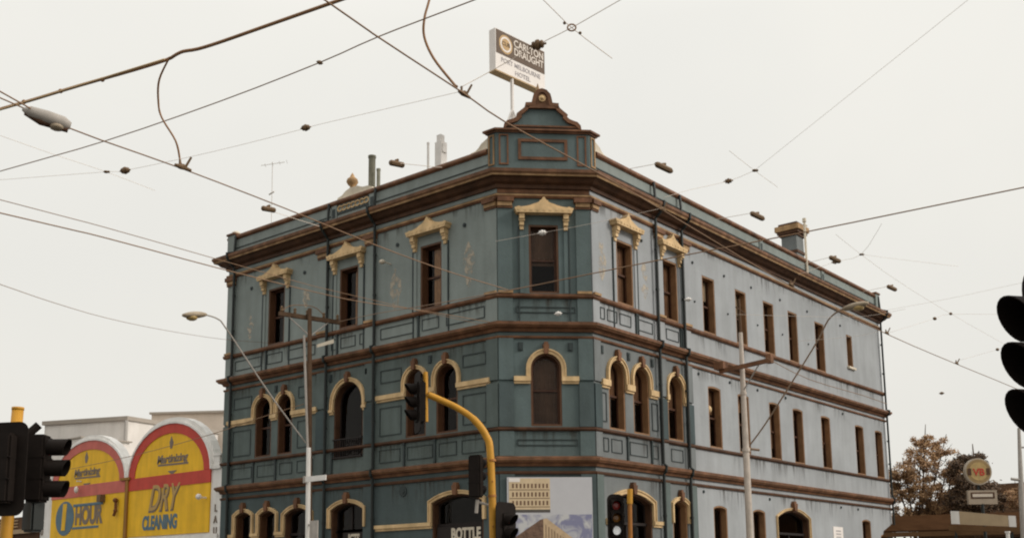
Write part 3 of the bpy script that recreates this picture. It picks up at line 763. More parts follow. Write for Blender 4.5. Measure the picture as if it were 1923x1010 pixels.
# poster
t = thing('billboard_poster', 'large pictorial billboard of pale buildings under a cloudy sky on the splayed corner', 'billboard', PC(1.37,2.2,.1))
bm = bmesh.new(); fbox(bm, 'C', .19, 2.56, 1.6, 4.53, .07, .11); obj('backing_board', bm, mat('poster grey sky', (.50,.49,.50), .5, .06, 1.2), t)
def cloud_mat():
    m = bpy.data.materials.new('poster printed clouds'); m.use_nodes = True
    n, l = m.node_tree.nodes, m.node_tree.links; b = n['Principled BSDF']; b.inputs['Roughness'].default_value = .5
    tcx = n.new('ShaderNodeTexCoord'); z = n.new('ShaderNodeTexNoise'); z.inputs['Scale'].default_value = 2.6; z.inputs['Detail'].default_value = 5; z.inputs['Distortion'].default_value = .8
    r = n.new('ShaderNodeValToRGB'); r.color_ramp.elements[0].position = .42; r.color_ramp.elements[1].position = .58
    r.color_ramp.elements[0].color = (.20,.20,.30,1); r.color_ramp.elements[1].color = (.50,.49,.48,1)
    l.new(tcx.outputs['Object'], z.inputs['Vector']); l.new(z.outputs['Fac'], r.inputs[0]); l.new(r.outputs[0], b.inputs['Base Color']); return m
bm = bmesh.new(); fbox(bm, 'C', .22, 2.54, 1.63, 3.50, .111, .114); obj('printed_clouds', bm, cloud_mat(), t)
bm = bmesh.new(); fbox(bm, 'C', .24, 1.38, 3.64, 4.50, .111, .118); fbox(bm, 'C', .22, 1.38, 3.56, 3.64, .111, .116, 1)
PCR = mat('poster cream facade', (.60,.46,.29), .5, .12, 4)
POV = mat('poster window ink', (.17,.10,.06), .5, .2)
PBL = mat('poster shadow ink', (.09,.08,.07), .5, .2)
obj('printed_facade', bm, [PCR, PBL], t)
bm = bmesh.new()
fbox(bm, 'C', .24, .55, 4.40, 4.50, .119, .122, 1)
for r_ in range(3):
    for k in range(10):
        s = .33+k*.105; z = 3.76+r_*.235
        fbox(bm, 'C', s, s+.05, z, z+.12, .119, .122)
    fbox(bm, 'C', .26, 1.37, 3.70+r_*.235, 3.72+r_*.235, .119, .121)
obj('printed_windows', bm, [POV, SIGIVO], t)
bm = bmesh.new()
prism(bm, 'C', [(.42,1.64),(1.18,1.64),(1.18,3.38),(1.1,3.36),(.42,2.9)], .1145, .118, 0)
prism(bm, 'C', [(1.181,1.64),(2.4,1.64),(2.4,2.55),(1.4,3.3),(1.28,3.4),(1.181,3.38)], .1145, .118, 1)
obj('printed_gable', bm, [mat('poster brown brick', (.15,.09,.06), .6, .5, 14), mat('poster tan roof', (.50,.36,.22), .6, .2, 6)], t)
bm = bmesh.new()
for k in range(14): fbox(bm, 'C', 1.24+k*.08, 1.26+k*.08, 1.7, 3.22-k*.058, .119, .121)
for k in range(6): fbox(bm, 'C', .5+k*.11, .55+k*.11, 2.4, 2.62+k*.05, .119, .121)
obj('printed_ribs', bm, POV, t)
# rooftop sign
t = thing('rooftop_sign', 'white rooftop lightbox sign with brown upper band on a braced pole above the corner', 'sign', (-21.9, 26.8, 13.45))
ang = math.atan2(-21.74+21.96, 28.36-25.96)
org = Vector((-21.96, 25.96, 18.56)); rd = Vector((math.sin(ang), math.cos(ang), 0)); nd = Vector((math.cos(ang), -math.sin(ang), 0))
def sb(bm, a0, a1, z0, z1, o0, o1, mi=0):
    P = lambda a,z,o: org + rd*a + nd*o + Vector((0,0,z))
    hexa(bm, [P(a0,z0,o0),P(a1,z0,o0),P(a1,z0,o1),P(a0,z0,o1),P(a0,z1,o0),P(a1,z1,o0),P(a1,z1,o1),P(a0,z1,o1)], mi)
bm = bmesh.new(); sb(bm,0,2.41,0.04,1.53,-.30,0); obj('cabinet', bm, SIGIVO, t)
bm = bmesh.new(); sb(bm,-.01,2.42,-.01,.038,-.31,.01); obj('cabinet_base', bm, SIGTAN, t)
bm = bmesh.new(); sb(bm,.03,2.40,.66,1.50,.001,.012); obj('upper_panel', bm, SIGBR, t)
Q = lambda a,z,o=.014: org + rd*a + nd*o + Vector((0,0,z))
bm = bmesh.new()
N = 28
for r_, mi, o in ((.32,0,.016),(.26,1,.020),(.20,0,.024)):
    a = [bm.verts.new(Q(.48+r_*math.cos(k*2*math.pi/N), 1.07+r_*1.05*math.sin(k*2*math.pi/N), o)) for k in range(N)]
    b = [bm.verts.new(Q(.48+r_*math.cos(k*2*math.pi/N), 1.07+r_*1.05*math.sin(k*2*math.pi/N), .012)) for k in range(N)]
    f = bm.faces.new(a); f.material_index = mi
    for k in range(N): bm.faces.new((b[k],b[(k+1)%N],a[(k+1)%N],a[k])).material_index = mi
obj('round_emblem', bm, [SIGGOLD, SIGIVO], t)
place_text('lettering', 'CUB', .20, Q(.48,1.07,.03), rd, UP, SIGBR, t, ext=.004)
place_text('lettering', 'CARLTON', .36, Q(1.6,1.26,.016), rd, UP, SIGTXT, t, ext=.006, bold=.008, cond=.88)
place_text('lettering', 'DRAUGHT', .36, Q(1.6,.96,.016), rd, UP, SIGTXT, t, ext=.006, bold=.008, cond=.85)
place_text('lettering', 'PORT MELBOURNE', .23, Q(1.22,.47,.004), rd, UP, SIGGREY, t, ext=.004, bold=.003, cond=.98)
place_text('lettering', 'HOTEL', .23, Q(1.3,.20,.004), rd, UP, SIGGREY, t, ext=.004, bold=.003, cond=1.05)
bm = bmesh.new(); pz = [(-21.95,26.8,13.45),(-21.95,26.8,18.56)]
tube(bm, pz, .06, 8); obj('mast', bm, SIGIVO, t)
bm = bmesh.new()
for d in ((0,-.95),(0,.95),(.8,0),(-.8,0)): tube(bm, [(-21.95+d[0],26.8+d[1],15.5),(-21.95,26.8,17.5)], .025, 6); tube(bm, [(-21.95+d[0],26.8+d[1],13.45),(-21.95+d[0],26.8+d[1],15.5)], .025, 6)
obj('mast_brace', bm, FADE, t)
# television antenna
t = thing('television_antenna', 'thin faded television antenna above the far left end of the parapet', 'antenna', (-31.8,24.5,13.45))
bm = bmesh.new(); tube(bm, [(-31.8,24.5,13.45),(-31.85,24.5,17.5)], .016, 6); obj('mast', bm, FADE, t)
bm = bmesh.new(); tube(bm, [(-32.15,24.2,17.35),(-31.5,24.8,17.5)], .012, 6)
for k in (-1,0,1,2): tube(bm, [(-31.85+k*.2-.12,24.5+k*.18+.12,17.42+k*.05),(-31.85+k*.2+.12,24.5+k*.18-.12,17.42+k*.05)], .008, 5)
obj('antenna_boom', bm, FADE, t)
bm = bmesh.new(); tube(bm, [(-32.0,24.5,16.25),(-31.7,24.5,16.3)], .03, 6); obj('coupler', bm, FADE, t)

# ------------------------------------------------------------------ dry cleaner shop on the left
clean = thing('dry_cleaner_shop', 'white rendered shop front with two yellow and red arched dry cleaning panels', 'shop', PL(19.0,0,0))
def par(c, hw, zt, zb, n=18, p=1.0):
    return [(c+hw*math.cos(math.pi*k/n), zb+(zt-zb)*math.sin(math.pi*k/n)**p) for k in range(n+1)]
outl = [(12.80,0)] ; outl = [(12.80,0),(25.45,0),(25.45,5.3),(25.2,5.75)] + par(21.75,2.98,7.78,5.72)[1:-1][::1] 
outl = [(12.80,0),(25.45,0),(25.45,5.72)] + [p for p in par(21.78,2.85,7.80,5.72)] + [p for p in par(16.05,2.83,7.92,5.78)] + [(12.80,5.78)]
bm = bmesh.new(); prism(bm, 'L', outl, -.35, -.02); obj('wall', bm, SIGWH, clean)
bm = bmesh.new(); bx0 = AX-25.45
box(bm, bx0, AX-12.85, AY+.36, AY+12, 0, 5.3); obj('building_block', bm, SIGWH, clean)
def archpanel(c, hw, zt, red, lab):
    bm = bmesh.new()
    base = [(c-hw,5.80),(c-hw,3.56),(c+hw,3.56),(c+hw,5.80)]
    p = [(c-hw,3.56),(c+hw,3.56)] + par(c, hw, zt, 5.79)
    prism(bm, 'L', p, -.02, .03); y = obj('yellow_panel', bm, GOLDY, clean)
    bm = bmesh.new(); a = par(c, hw+.03, zt+.02, 5.79); b = par(c, hw-.38, zt-.34, 5.79)
    ring(bm, 'L', b, a, .0, .055, 0, len(a)-1)
    fbox(bm, 'L', c-hw-.02, c+hw+.02, 5.32, 5.785, .0, .05)
    obj('red_arch_band', bm, red, clean)
    bm = bmesh.new(); a = par(c, hw+.12, zt+.10, 5.79); b = par(c, hw+.032, zt+.022, 5.79); ring(bm, 'L', b, a, -.02, .09, 0, len(a)-1); obj('arch_rim', bm, SIGWH, clean)
archpanel(16.05, 2.62, 7.66, SIGRED, '')
archpanel(21.75, 2.78, 7.55, SIGRED2, '')
bm = bmesh.new(); fbox(bm, 'L', 18.66, 18.84, 2.4, 5.76, .0, .10); fbox(bm, 'L', 18.55, 19.2, 5.76, 5.86, -.1, .12); obj('dividing_fin', bm, mat('ochre brown fin', (.28,.13,.02), .6, .1), clean)
place_text('lettering', 'DRY', 1.38, PL(16.35,4.90,.035), RL, UP, INK, clean, bold=.06, shear=.35, cond=.68)
place_text('lettering', 'DRY', 1.38, PL(16.35,4.91,.048), RL, UP, mat('tan sign lettering',(.44,.28,.10),.6,.1), clean, bold=.002, shear=.35, cond=.68)
place_text('lettering', 'CLEANING', .70, PL(16.5,4.02,.035), RL, UP, SLATE, clean, bold=.03, shear=.05, cond=.66)
place_text('lettering', 'HOUR', .98, PL(21.55,4.53,.035), RL, UP, INK, clean, bold=.045, cond=.73)
bm = bmesh.new()
fbox(bm,'L',20.5,22.75,4.93,5.04,.03,.045); fbox(bm,'L',20.75,22.75,4.03,4.12,.03,.045); obj('sign_rule', bm, SLATE, clean)
bm = bmesh.new(); prism(bm, 'L', [(23.38+.72*math.cos(k*math.pi/14), 4.50+.70*math.sin(k*math.pi/14)) for k in range(28)], .03, .045); obj('round_badge', bm, SLATE, clean)
place_text('lettering', '1', 1.45, PL(23.45,4.50,.05), RL, UP, GOLDY, clean, bold=.05, shear=.05, cond=1.2)
for c, z, k in ((15.85,6.36,1.0),(21.85,6.30,1.0)):
    place_text('lettering', 'Martinizing', .42, PL(c,z,.035), RL, UP, INK, clean, bold=.012, shear=.2, cond=1.05)
    bm = bmesh.new(); prism(bm, 'L', [(c-1.05,z-.27),(c+.9,z-.23),(c+.9,z-.16),(c-1.05,z-.2)], .03, .04)
    prism(bm, 'L', [(c+.02,z+.38),(c+.14,z+.38),(c+.2,z+.62),(c+.08,z+.85),(c-.06,z+.6)], .03, .04)
    prism(bm, 'L', [(c-.35,z-.45),(c+.25,z-.45),(c+.0,z-.58),(c-.1,z-.58)], .03, .04)
    obj('small_emblem', bm, INK, clean)
for k, ch in enumerate('LAUNDRY'):
    place_text('lettering', ch, .36, PL(13.09,4.38-k*.40,.0), RL, UP, INK, clean, bold=.008, cond=.85)
    place_text('lettering', ch, .34, PL(25.28,4.80-k*.40,.0), RL, UP, INK, clean, bold=.008, cond=.8)
bm = bmesh.new()
tube(bm, [PL(13.62,4.78,.03),PL(13.62,4.78,.3)], .03, 6); ball(bm, PL(13.62,4.8,.35), .11); obj('wall_lamp', bm, PORC, clean)
bm = bmesh.new(); ball(bm, PL(22.25,5.60,.22), .09, (1,1,1.6)); tube(bm, [PL(22.25,5.95,.0),PL(22.25,5.95,.22)], .03, 6); obj('wall_lamp', bm, PORC, clean)
bm = bmesh.new(); fbox(bm,'L',20.35,20.62,5.02,5.3,.03,.25); obj('alarm_box', bm, BLOCK, clean)
bm = bmesh.new(); tube(bm, [PL(19.42,5.1,.12),PL(19.42,4.6,.12),PL(19.5,4.42,.14)], .055, 8); ball(bm, PL(19.42,5.02,.14), .10); ball(bm, PL(19.42,4.62,.13), .075); obj('fan_outlet', bm, mat('rusty red outlet', (.16,.06,.02), .6, .2), clean)
bm = bmesh.new(); fbox(bm,'L',12.9,25.4,2.35,3.5,.0,.06); obj('lower_fascia', bm, SIGWH, clean)
bm = bmesh.new(); fbox(bm,'L',12.85,13.4,5.78,5.9,-.36,.04); fbox(bm,'L',13.0,13.3,5.9,6.25,-.3,-.03); fbox(bm,'L',12.9,13.35,6.25,6.32,-.34,.0); obj('parapet_coping', bm, SIGWH, clean)
# pale flat roofed blocks behind
def flatblock(P0, P1, P2, ztop, zc, label, m):
    P0, P1, P2 = (Vector((*p,0)) for p in (P0,P1,P2)); P3 = P0+(P2-P1)
    t = thing('flat_roofed_building', label, 'building', (P1.x,P1.y,0), 'pale buildings behind the dry cleaner')
    bm = bmesh.new(); hexa(bm, [p for p in (P0,P1,P2,P3)] + [p+Vector((0,0,ztop)) for p in (P0,P1,P2,P3)]); obj('wall', bm, m, t)
    cen = (P0+P1+P2+P3)/4; bm = bmesh.new()
    q = [p+(p-cen).normalized()*.14 for p in (P0,P1,P2,P3)]
    hexa(bm, [p+Vector((0,0,ztop+.003)) for p in q]+[p+Vector((0,0,ztop+zc)) for p in q]); obj('roof_coping', bm, mat('grey coping', (.36,.31,.26), .7, .1), t)
    return t
RND1 = mat('cream render', (.74,.69,.64), .8, .08, 1.2, .10)
RND2 = mat('warm cream render', (.66,.56,.47), .8, .08, 1.2, .10)
t = flatblock((-51.6,26.3),(-47.23,28.16),(-48.2,34.0),9.62,.2,'white cube shaped flat roofed building directly behind the two yellow arches',RND1)
bm = bmesh.new(); tube(bm, [(-47.15,28.05,0),(-47.15,28.05,9.6)], .09, 8); obj('downpipe', bm, mat('grey pipe paint',(.4,.37,.34),.6,.1), t)
bm = bmesh.new(); box(bm,-48.95,-48.65,27.1,27.35,8.55,8.75); obj('vent_hood', bm, SIGGREY, t)
t = flatblock((-51.75,32.26),(-48.2,34.7),(-50.5,42.0),10.85,.12,'taller cream flat roofed building against the hotel side wall',RND2)
t = flatblock((-47.6,24.2),(-44.2,24.2),(-44.2,26.5),8.1,.06,'low pale parapet block beside the left yellow arch',RND1)
# brown shop further left
t = thing('brown_shop', 'low brown shop front with tan awning behind the left traffic signals', 'shop', PL(30,0,0))
BRW = mat('brown shop timber', (.10,.05,.025), .8, .3, 2)
bm = bmesh.new(); box(bm, AX-36, AX-25.6, AY+.02, AY+9, 0, 4.75); obj('wall', bm, BRW, t)
bm = bmesh.new(); box(bm, AX-36, AX-25.6, AY-.2, AY-.0, 4.02, 4.2); obj('awning', bm, mat('tan awning paint',(.40,.29,.18),.8,.15), t)
bm = bmesh.new()
for z in (4.32,4.45,4.58): box(bm, AX-35.8, AX-27.4, AY-.03, AY+.015, z, z+.05)
obj('louvre', bm, mat('tan louvre paint',(.40,.27,.15),.8,.15), t)

# ------------------------------------------------------------------ street poles
def lamp_head(parent, base, tip, name='lamp_head'):
    """cobra-head luminaire from base (arm end) to tip"""
    b, e_ = Vector(base), Vector(tip); d = (e_-b); L_ = d.length; d.normalize(); side = d.cross(Vector((0,0,1))).normalized()
    bm = bmesh.new(); N = 10; rings = []
    for k in range(N+1):
        t_ = k/N; w = .05+.13*math.sin(math.pi*min(1,t_*1.02))**.6; h = .035+.06*math.sin(math.pi*min(1,t_))**.7
        c = b + d*L_*t_
        rings.append([bm.verts.new(c + side*w*math.cos(a) + Vector((0,0,1))*h*math.sin(a)) for a in [j*math.pi/5 for j in range(10)]])
    for i in range(N):
        for j in range(10): bm.faces.new((rings[i][j],rings[i][(j+1)%10],rings[i+1][(j+1)%10],rings[i+1][j]))
    bm.faces.new(rings[0][::-1]); bm.faces.new(rings[-1])
    o = obj(name, bm, ALU, parent, smooth=True)
    bm = bmesh.new(); ball(bm, b+d*L_*.62-Vector((0,0,.07)), .12, (1.3,1.3,.75)); obj('lamp_bowl', bm, BOWL, o)
t = thing('timber_pole', 'brown timber power pole with a crossarm in front of the left facade', 'pole', (-24.45,20.4,0))
bm = bmesh.new(); tube(bm, [(-24.33,20.4,0),(-24.45,20.4,5),(-24.57,20.4,9.75)], [.105,.085,.062], 12); obj('pole', bm, TIMB, t)
bm = bmesh.new(); a, b = Vector((-24.92,19.55,9.5)), Vector((-24.45,21.5,9.5)); d = (b-a).normalized(); s_ = d.cross(Vector((0,0,1)))*.05
hexa(bm, [a-s_-Vector((0,0,.06)), b-s_-Vector((0,0,.06)), b+s_-Vector((0,0,.06)), a+s_-Vector((0,0,.06)), a-s_+Vector((0,0,.06)), b-s_+Vector((0,0,.06)), b+s_+Vector((0,0,.06)), a+s_+Vector((0,0,.06))])
arm = obj('crossarm', bm, TIMB, t)
for k in (.04,.25,.45,.72,.95):
    p = a+(b-a)*k; bm = bmesh.new(); tube(bm, [p+Vector((0,0,z)) for z in (.06,.1,.14,.2,.24)], [.02,.05,.035,.05,.01], 8); obj('insulator', bm, BLOCK, arm)
bm = bmesh.new(); mid = (a+b)/2
tube(bm, smoothpts([a+d*.1+Vector((0,0,.1)), a+d*.4+Vector((0,0,.3)), mid+d*.1+Vector((0,0,.36)), mid+d*.5+Vector((0,0,.1))], 5), .012, 6); obj('jumper_wire', bm, WIREM, t)
bm = bmesh.new(); tube(bm, [a+d*.3-Vector((0,0,.05)), (-24.53,20.4,8.9)], .02, 6); tube(bm, [b-d*.4-Vector((0,0,.05)), (-24.53,20.4,8.9)], .02, 6); obj('arm_brace', bm, GALV, t)
bm = bmesh.new(); hexa(bm, [(-24.35,20.5,8.55),(-24.15,20.95,8.72),(-24.1,20.95,8.72),(-24.3,20.5,8.55),(-24.35,20.5,8.64),(-24.15,20.95,8.84),(-24.1,20.95,8.84),(-24.3,20.5,8.64)]); obj('service_box', bm, CREAML, t)
t = thing('street_lamp', 'pale steel pole before the timber pole carrying a long lamp arm to its left', 'street lamp', (-24.2,20.15,0))
bm = bmesh.new(); tube(bm, [(-24.17,20.2,0),(-24.25,20.2,5.55)], [.075,.065], 12); obj('pole', bm, WHITE, t)
bm = bmesh.new(); tube(bm, [(-24.29,20.2,5.52),(-24.56,20.2,8.9)], .035, 10); obj('upper_pole', bm, GALV, t)
bm = bmesh.new(); tube(bm, smoothpts([(-24.45,20.25,5.72),(-24.53,19.0,6.98),(-24.53,17.5,8.57),(-24.53,17.19,8.83),(-24.53,16.77,8.88)],4), .021, 8); obj('outreach_arm', bm, GALV, t)
lamp_head(t, (-24.53,16.8,8.88), (-24.53,16.08,8.74))
t = thing('street_name_sign', 'white street name blade facing the corner beside the pale steel pole', 'sign', (-23.9,20.3,4.6))
bm = bmesh.new(); box(bm, -24.25, -23.32, 20.05, 20.08, 4.55, 4.70); obj('blade', bm, WHITE, t)
bm = bmesh.new(); box(bm, -24.27, -24.2, 20.03, 20.12, 4.53, 4.72); obj('clamp', bm, GALV, t)
t = thing('parking_sign', 'small grey sign plate low beside the pale steel pole', 'sign', (-23.9,20.3,3.1))
bm = bmesh.new(); box(bm, -24.02, -23.68, 20.1, 20.13, 2.95, 3.45); obj('plate', bm, GALV, t)
bm = bmesh.new(); box(bm, -24.1, -24.02, 20.1, 20.2, 3.3, 3.36); obj('clamp', bm, GALV, t)
# right pole
t = thing('lamp_pole', 'tall tapering pale steel pole with crossarm and outreach lamp by the right facade', 'street lamp', (-14.99,29.0,0))
bm = bmesh.new(); tube(bm, [(-14.97,28.95,0),(-15.0,29.03,5.6),(-15.0,29.03,9.0)], [.115,.095,.062], 14); tube(bm, [(-15.0,29.03,5.4),(-15.0,29.03,5.5)], .125, 14)
tube(bm, [(-15.0,29.03,7.1),(-15.0,29.03,7.18)], .10, 14); obj('pole', bm, mat('cream grey pole paint',(.56,.48,.41),.55,.15,6,.2), t)
bm = bmesh.new(); tube(bm, [(-15.0,29.03,9.0),(-15.0,29.03,10.05)], [.05,.035], 8); tube(bm, [(-15.0,28.8,9.75),(-15.0,29.4,9.65)], .02, 6); obj('pole_top', bm, TIMB, t)
bm = bmesh.new(); tube(bm, smoothpts([(-15.0,29.18,5.55),(-14.4,29.18,6.2),(-13.4,29.18,7.45),(-12.65,29.18,8.42),(-12.3,29.18,8.96),(-12.0,29.18,9.17),(-11.81,29.18,9.21)],4), .024, 8); tube(bm, [(-15.0,29.1,5.5),(-14.7,29.3,5.45)], .04, 6)
obj('outreach_arm', bm, mat('brown grey arm steel',(.22,.15,.10),.6,.2), t)
lamp_head(t, (-11.85,29.18,9.21), (-11.10,29.18,9.27))
bm = bmesh.new(); a, b = Vector((-15.6,28.75,7.85)), Vector((-13.95,28.75,7.97)); hexa(bm, [a+Vector((0,-.05,-.06)), b+Vector((0,-.05,-.06)), b+Vector((0,.05,-.06)), a+Vector((0,.05,-.06)), a+Vector((0,-.05,.06)), b+Vector((0,-.05,.06)), b+Vector((0,.05,.06)), a+Vector((0,.05,.06))])
box(bm, -14.05,-13.88,28.66,28.84,7.88,8.14); box(bm,-15.72,-15.4,28.6,28.9,7.9,8.12); obj('crossarm', bm, BROWN, t)
bm = bmesh.new(); tube(bm, [(-14.3,28.75,7.9),(-15.0,29.0,7.2)], .02, 6); obj('arm_brace', bm, GALV, t)

# ------------------------------------------------------------------ traffic signals
def placer(loc, rz):
    M_ = Matrix.Translation(Vector(loc)) @ Matrix.Rotation(rz, 4, 'Z')
    return M_
def sig_head(parent, loc, rz, lens=(LENSR,LENSA,LENSG), sp=.3, board=True, visor=.27, vmin=.35, vr=.125, w=.30, bw=.62, bh=1.3, box_d=.2, label=None):
    """local frame faces -Y; loc is the centre of the middle lens"""
    M_ = placer(loc, rz); n = len(lens); hh = sp*n/2+.03
    bm = bmesh.new(); box(bm, -w/2, w/2, 0, box_d, -hh, hh)
    bmesh.ops.bevel(bm, geom=bm.edges[:], offset=.03, segments=2, affect='EDGES')
    for k in range(n-1): box(bm, -w/2-.004, w/2+.004, -.004, box_d+.004, hh-sp*(k+1)-.03-.008, hh-sp*(k+1)-.03+.008)
    bm.transform(M_); h = obj('signal_head', bm, BLACK, parent)
    if label: h['label'] = label
    if board:
        pts = []; r = .14
        for cx, cz, a0 in ((bw/2-r,bh/2-r,0),(-bw/2+r,bh/2-r,90),(-bw/2+r,-bh/2+r,180),(bw/2-r,-bh/2+r,270)):
            for k in range(6): a = math.radians(a0+k*18); pts.append((cx+r*math.cos(a), cz+r*math.sin(a)))
        bm = bmesh.new(); a = [bm.verts.new((x,.03,z)) for x,z in pts]; b = [bm.verts.new((x,.045,z)) for x,z in pts]
        bm.faces.new(a); bm.faces.new(b[::-1])
        for i in range(len(pts)): bm.faces.new((a[i],b[i],b[(i+1)%len(pts)],a[(i+1)%len(pts)]))
        bm.transform(M_); obj('target_board', bm, BLACK, h)
    for k, lm in enumerate(lens):
        z = sp*(n-1)/2 - sp*k
        bm = bmesh.new(); tube(bm, [(0,.0,z),(0,-.012,z),(0,-.03,z)], [.105,.105,.05], 18); bm.transform(M_); obj('lens', bm, lm, h, smooth=False)
        bm = bmesh.new(); R = vr; N = 20; rows = []
        for j in range(N+1):
            a = math.radians(-60 + 300*j/N)        # open at the bottom
            up = .5+.5*math.sin(a)
            L_ = visor*(vmin+(1-vmin)*up)
            rows.append([bm.verts.new((rr*math.cos(a), y, z+rr*math.sin(a))) for rr, y in ((R,0),(R,-L_),(R-.008,-L_),(R-.008,0))])
        for j in range(N):
            for q in range(4): bm.faces.new((rows[j][q],rows[j][(q+1)%4],rows[j+1][(q+1)%4],rows[j+1][q]))
        bm.faces.new(rows[0]); bm.faces.new(rows[-1][::-1])
        bm.transform(M_); obj('visor', bm, BLACK, h)
    return h
yaw0 = YAW   # view azimuth: a head with rz=yaw0 faces straight at the camera
# mast arm signal in front of the corner
t = thing('mast_arm_signal', 'yellow curved mast arm traffic signal in front of the bottle shop arch', 'traffic light', (-15.92,18.6,0))
bm = bmesh.new(); tube(bm, smoothpts([(-15.92,18.6,0),(-15.93,18.6,2.5),(-15.97,18.57,4.5),(-16.05,18.51,4.95),(-16.25,18.33,5.32),(-16.52,18.09,5.58),(-16.79,17.84,5.76),(-17.02,17.62,5.90)],5), [.085]*21+[.075]*15, 12); obj('mast_arm', bm, YEL, t, smooth=True)
bm = bmesh.new()
for z in (2.2,3.55,4.35): tube(bm, [(-15.945,18.59,z),(-15.95,18.59,z+.05)], .098, 12)
for z in (2.9,3.9): ball(bm, (-15.87,18.52,z), .02)
obj('band_clamp', bm, ORNG, t)
bm = bmesh.new(); tube(bm, [(-17.05,17.59,5.27),(-17.07,17.59,6.42)], .055, 10); obj('head_bracket', bm, YEL, t)
sig_head(t, (-17.22,17.44,5.72), yaw0-1.25, board=True, bw=.58, bh=1.4)
sig_head(t, (-16.2,18.40,4.02), yaw0+2.7, board=False, label='signal head seen from behind on the left of the yellow pole')
sig_head(t, (-15.62,18.72,2.72), yaw0+.95, bw=.75, bh=1.42, label='low signal head with rounded board right of the yellow pole')
bm = bmesh.new(); tube(bm, [(-16.2,18.38,3.45),(-15.93,18.6,3.35)], .03, 8); tube(bm, [(-16.22,18.36,3.2),(-16.2,18.38,3.5)], .04, 8); obj('clamp_bracket', bm, GALV, t)
# centre right signal
t = thing('post_signal', 'slim yellow topped traffic signal post before the arched door right of the billboard', 'traffic light', (-14.60,22.11,0))
bm = bmesh.new(); tube(bm, [(-14.62,22.1,0),(-14.59,22.12,3.55)], .055, 10); obj('post', bm, ORNG, t)
bm = bmesh.new(); tube(bm, [(-14.59,22.12,3.5),(-14.58,22.13,3.86)], .07, 10); obj('post_cap', bm, YEL, t)
sig_head(t, (-14.86,21.92,3.17), yaw0+.2, lens=(LENSR,LENSA,LENSW), board=True, bw=.42, bh=1.15, visor=.16, label='dark head with a lit white lens left of the slim post')
t['category'] = 'traffic light'
# left foreground signal
t = thing('foreground_signal', 'large dark traffic signal cluster on a yellow pole at the left edge', 'traffic light', (-15.33,7.36,0))
bm = bmesh.new(); tube(bm, [(-15.34,7.3,0),(-15.33,7.35,2.4),(-15.31,7.39,4.19)], [.09,.085,.08], 12); tube(bm, [(-15.31,7.39,4.16),(-15.31,7.39,4.2)], .085, 12); obj('post', bm, YEL, t, smooth=True)
sig_head(t, (-14.93,7.12,3.26), yaw0+2.95, bw=.62, bh=1.30, label='signal head seen from behind with rounded board')
sig_head(t, (-15.02,7.73,3.32), yaw0+1.58, board=False, visor=.31, vmin=.75, w=.31, box_d=.26, label='signal head facing right with three deep visors')
bm = bmesh.new(); tube(bm, [(-15.2,7.5,3.8),(-15.12,7.62,3.95)], .06, 8); tube(bm, [(-15.33,7.4,2.95),(-15.1,7.6,2.95)], .035, 8); tube(bm, [(-15.31,7.4,3.6),(-15.1,7.6,3.62)], .035, 8); obj('clamp_bracket', bm, BLACK, t)
bm = bmesh.new(); box(bm, -15.33,-15.03, 7.55,7.75, 2.42,2.86); bmesh.ops.bevel(bm, geom=bm.edges[:], offset=.03, segments=2, affect='EDGES'); obj('pedestrian_lantern', bm, mat('dark green signal paint', (.022,.025,.022), .5, .2), t)
# right foreground signal
t = thing('near_signal', 'close black traffic signal with three big visors cut off by the right edge', 'traffic light', (-1.45,7.2,0))
bm = bmesh.new(); tube(bm, [(-1.43,7.26,0),(-1.45,7.25,3.75)], .075, 12); obj('post', bm, YEL, t)
sig_head(t, (-1.55,7.09,2.86), yaw0-1.33, bw=.60, bh=1.40, visor=.35, vmin=.55, sp=.285, vr=.14, label='signal head with three deep visors turned left')
bm = bmesh.new(); tube(bm, [(-1.45,7.25,3.3),(-1.55,7.13,3.3)], .03, 8); tube(bm, [(-1.45,7.25,2.5),(-1.55,7.13,2.5)], .03, 8); obj('clamp_bracket', bm, BLACK, t)

# ------------------------------------------------------------------ overhead wires
def wire(name, label, pts, r, m=WIREM, group='tram and power wires', cat='wire', sm=3, seg=6):
    bm = bmesh.new(); tube(bm, smoothpts(pts, sm), r, seg)
    return tag(obj(name, bm, m, smooth=True), label, cat, group)
wire('feeder_cable', 'thickest brown feeder cable sweeping across the top left sky', [(-13.92,4.21,6.60),(-11.00,4.91,6.60),(-10.54,5.02,6.60),(-9.86,5.17,6.60),(-9.16,5.34,6.60),(-8.73,5.43,6.60),(-8.57,5.43,6.60),(-8.46,5.44,6.60),(-8.32,5.50,6.60),(-8.04,5.56,6.60),(-7.49,5.65,6.60),(-6.64,5.79,6.60),(-3.68,6.28,6.60)], .016, FEEDM)
wire('support_wire', 'tan support strand bound beneath the thick feeder cable', [(-13.88,4.25,6.575),(-10.95,4.89,6.572),(-9.80,5.14,6.572),(-8.70,5.39,6.58)], .010, mat('tan strand', (.50,.34,.18), .6, .2))
wire('feeder_dropper', 'curved brown dropper cable hanging from the thick feeder at left', [(-8.66,5.42,6.60),(-8.87,5.45,6.45),(-9.00,5.53,6.30),(-9.01,5.58,6.15),(-8.89,5.67,5.90),(-8.88,5.72,5.72),(-8.83,5.70,5.66)], .010, FEEDM, sm=5)
wire('feeder_dropper', 'curved brown dropper cable entering from the top edge left of the rooftop sign', [(-5.94,6.33,7.07),(-5.94,6.16,6.50),(-5.94,6.10,6.30),(-5.96,6.12,6.15),(-5.89,6.16,5.95),(-5.75,6.24,5.72),(-5.69,6.23,5.66)], .011, FEEDM, sm=5)
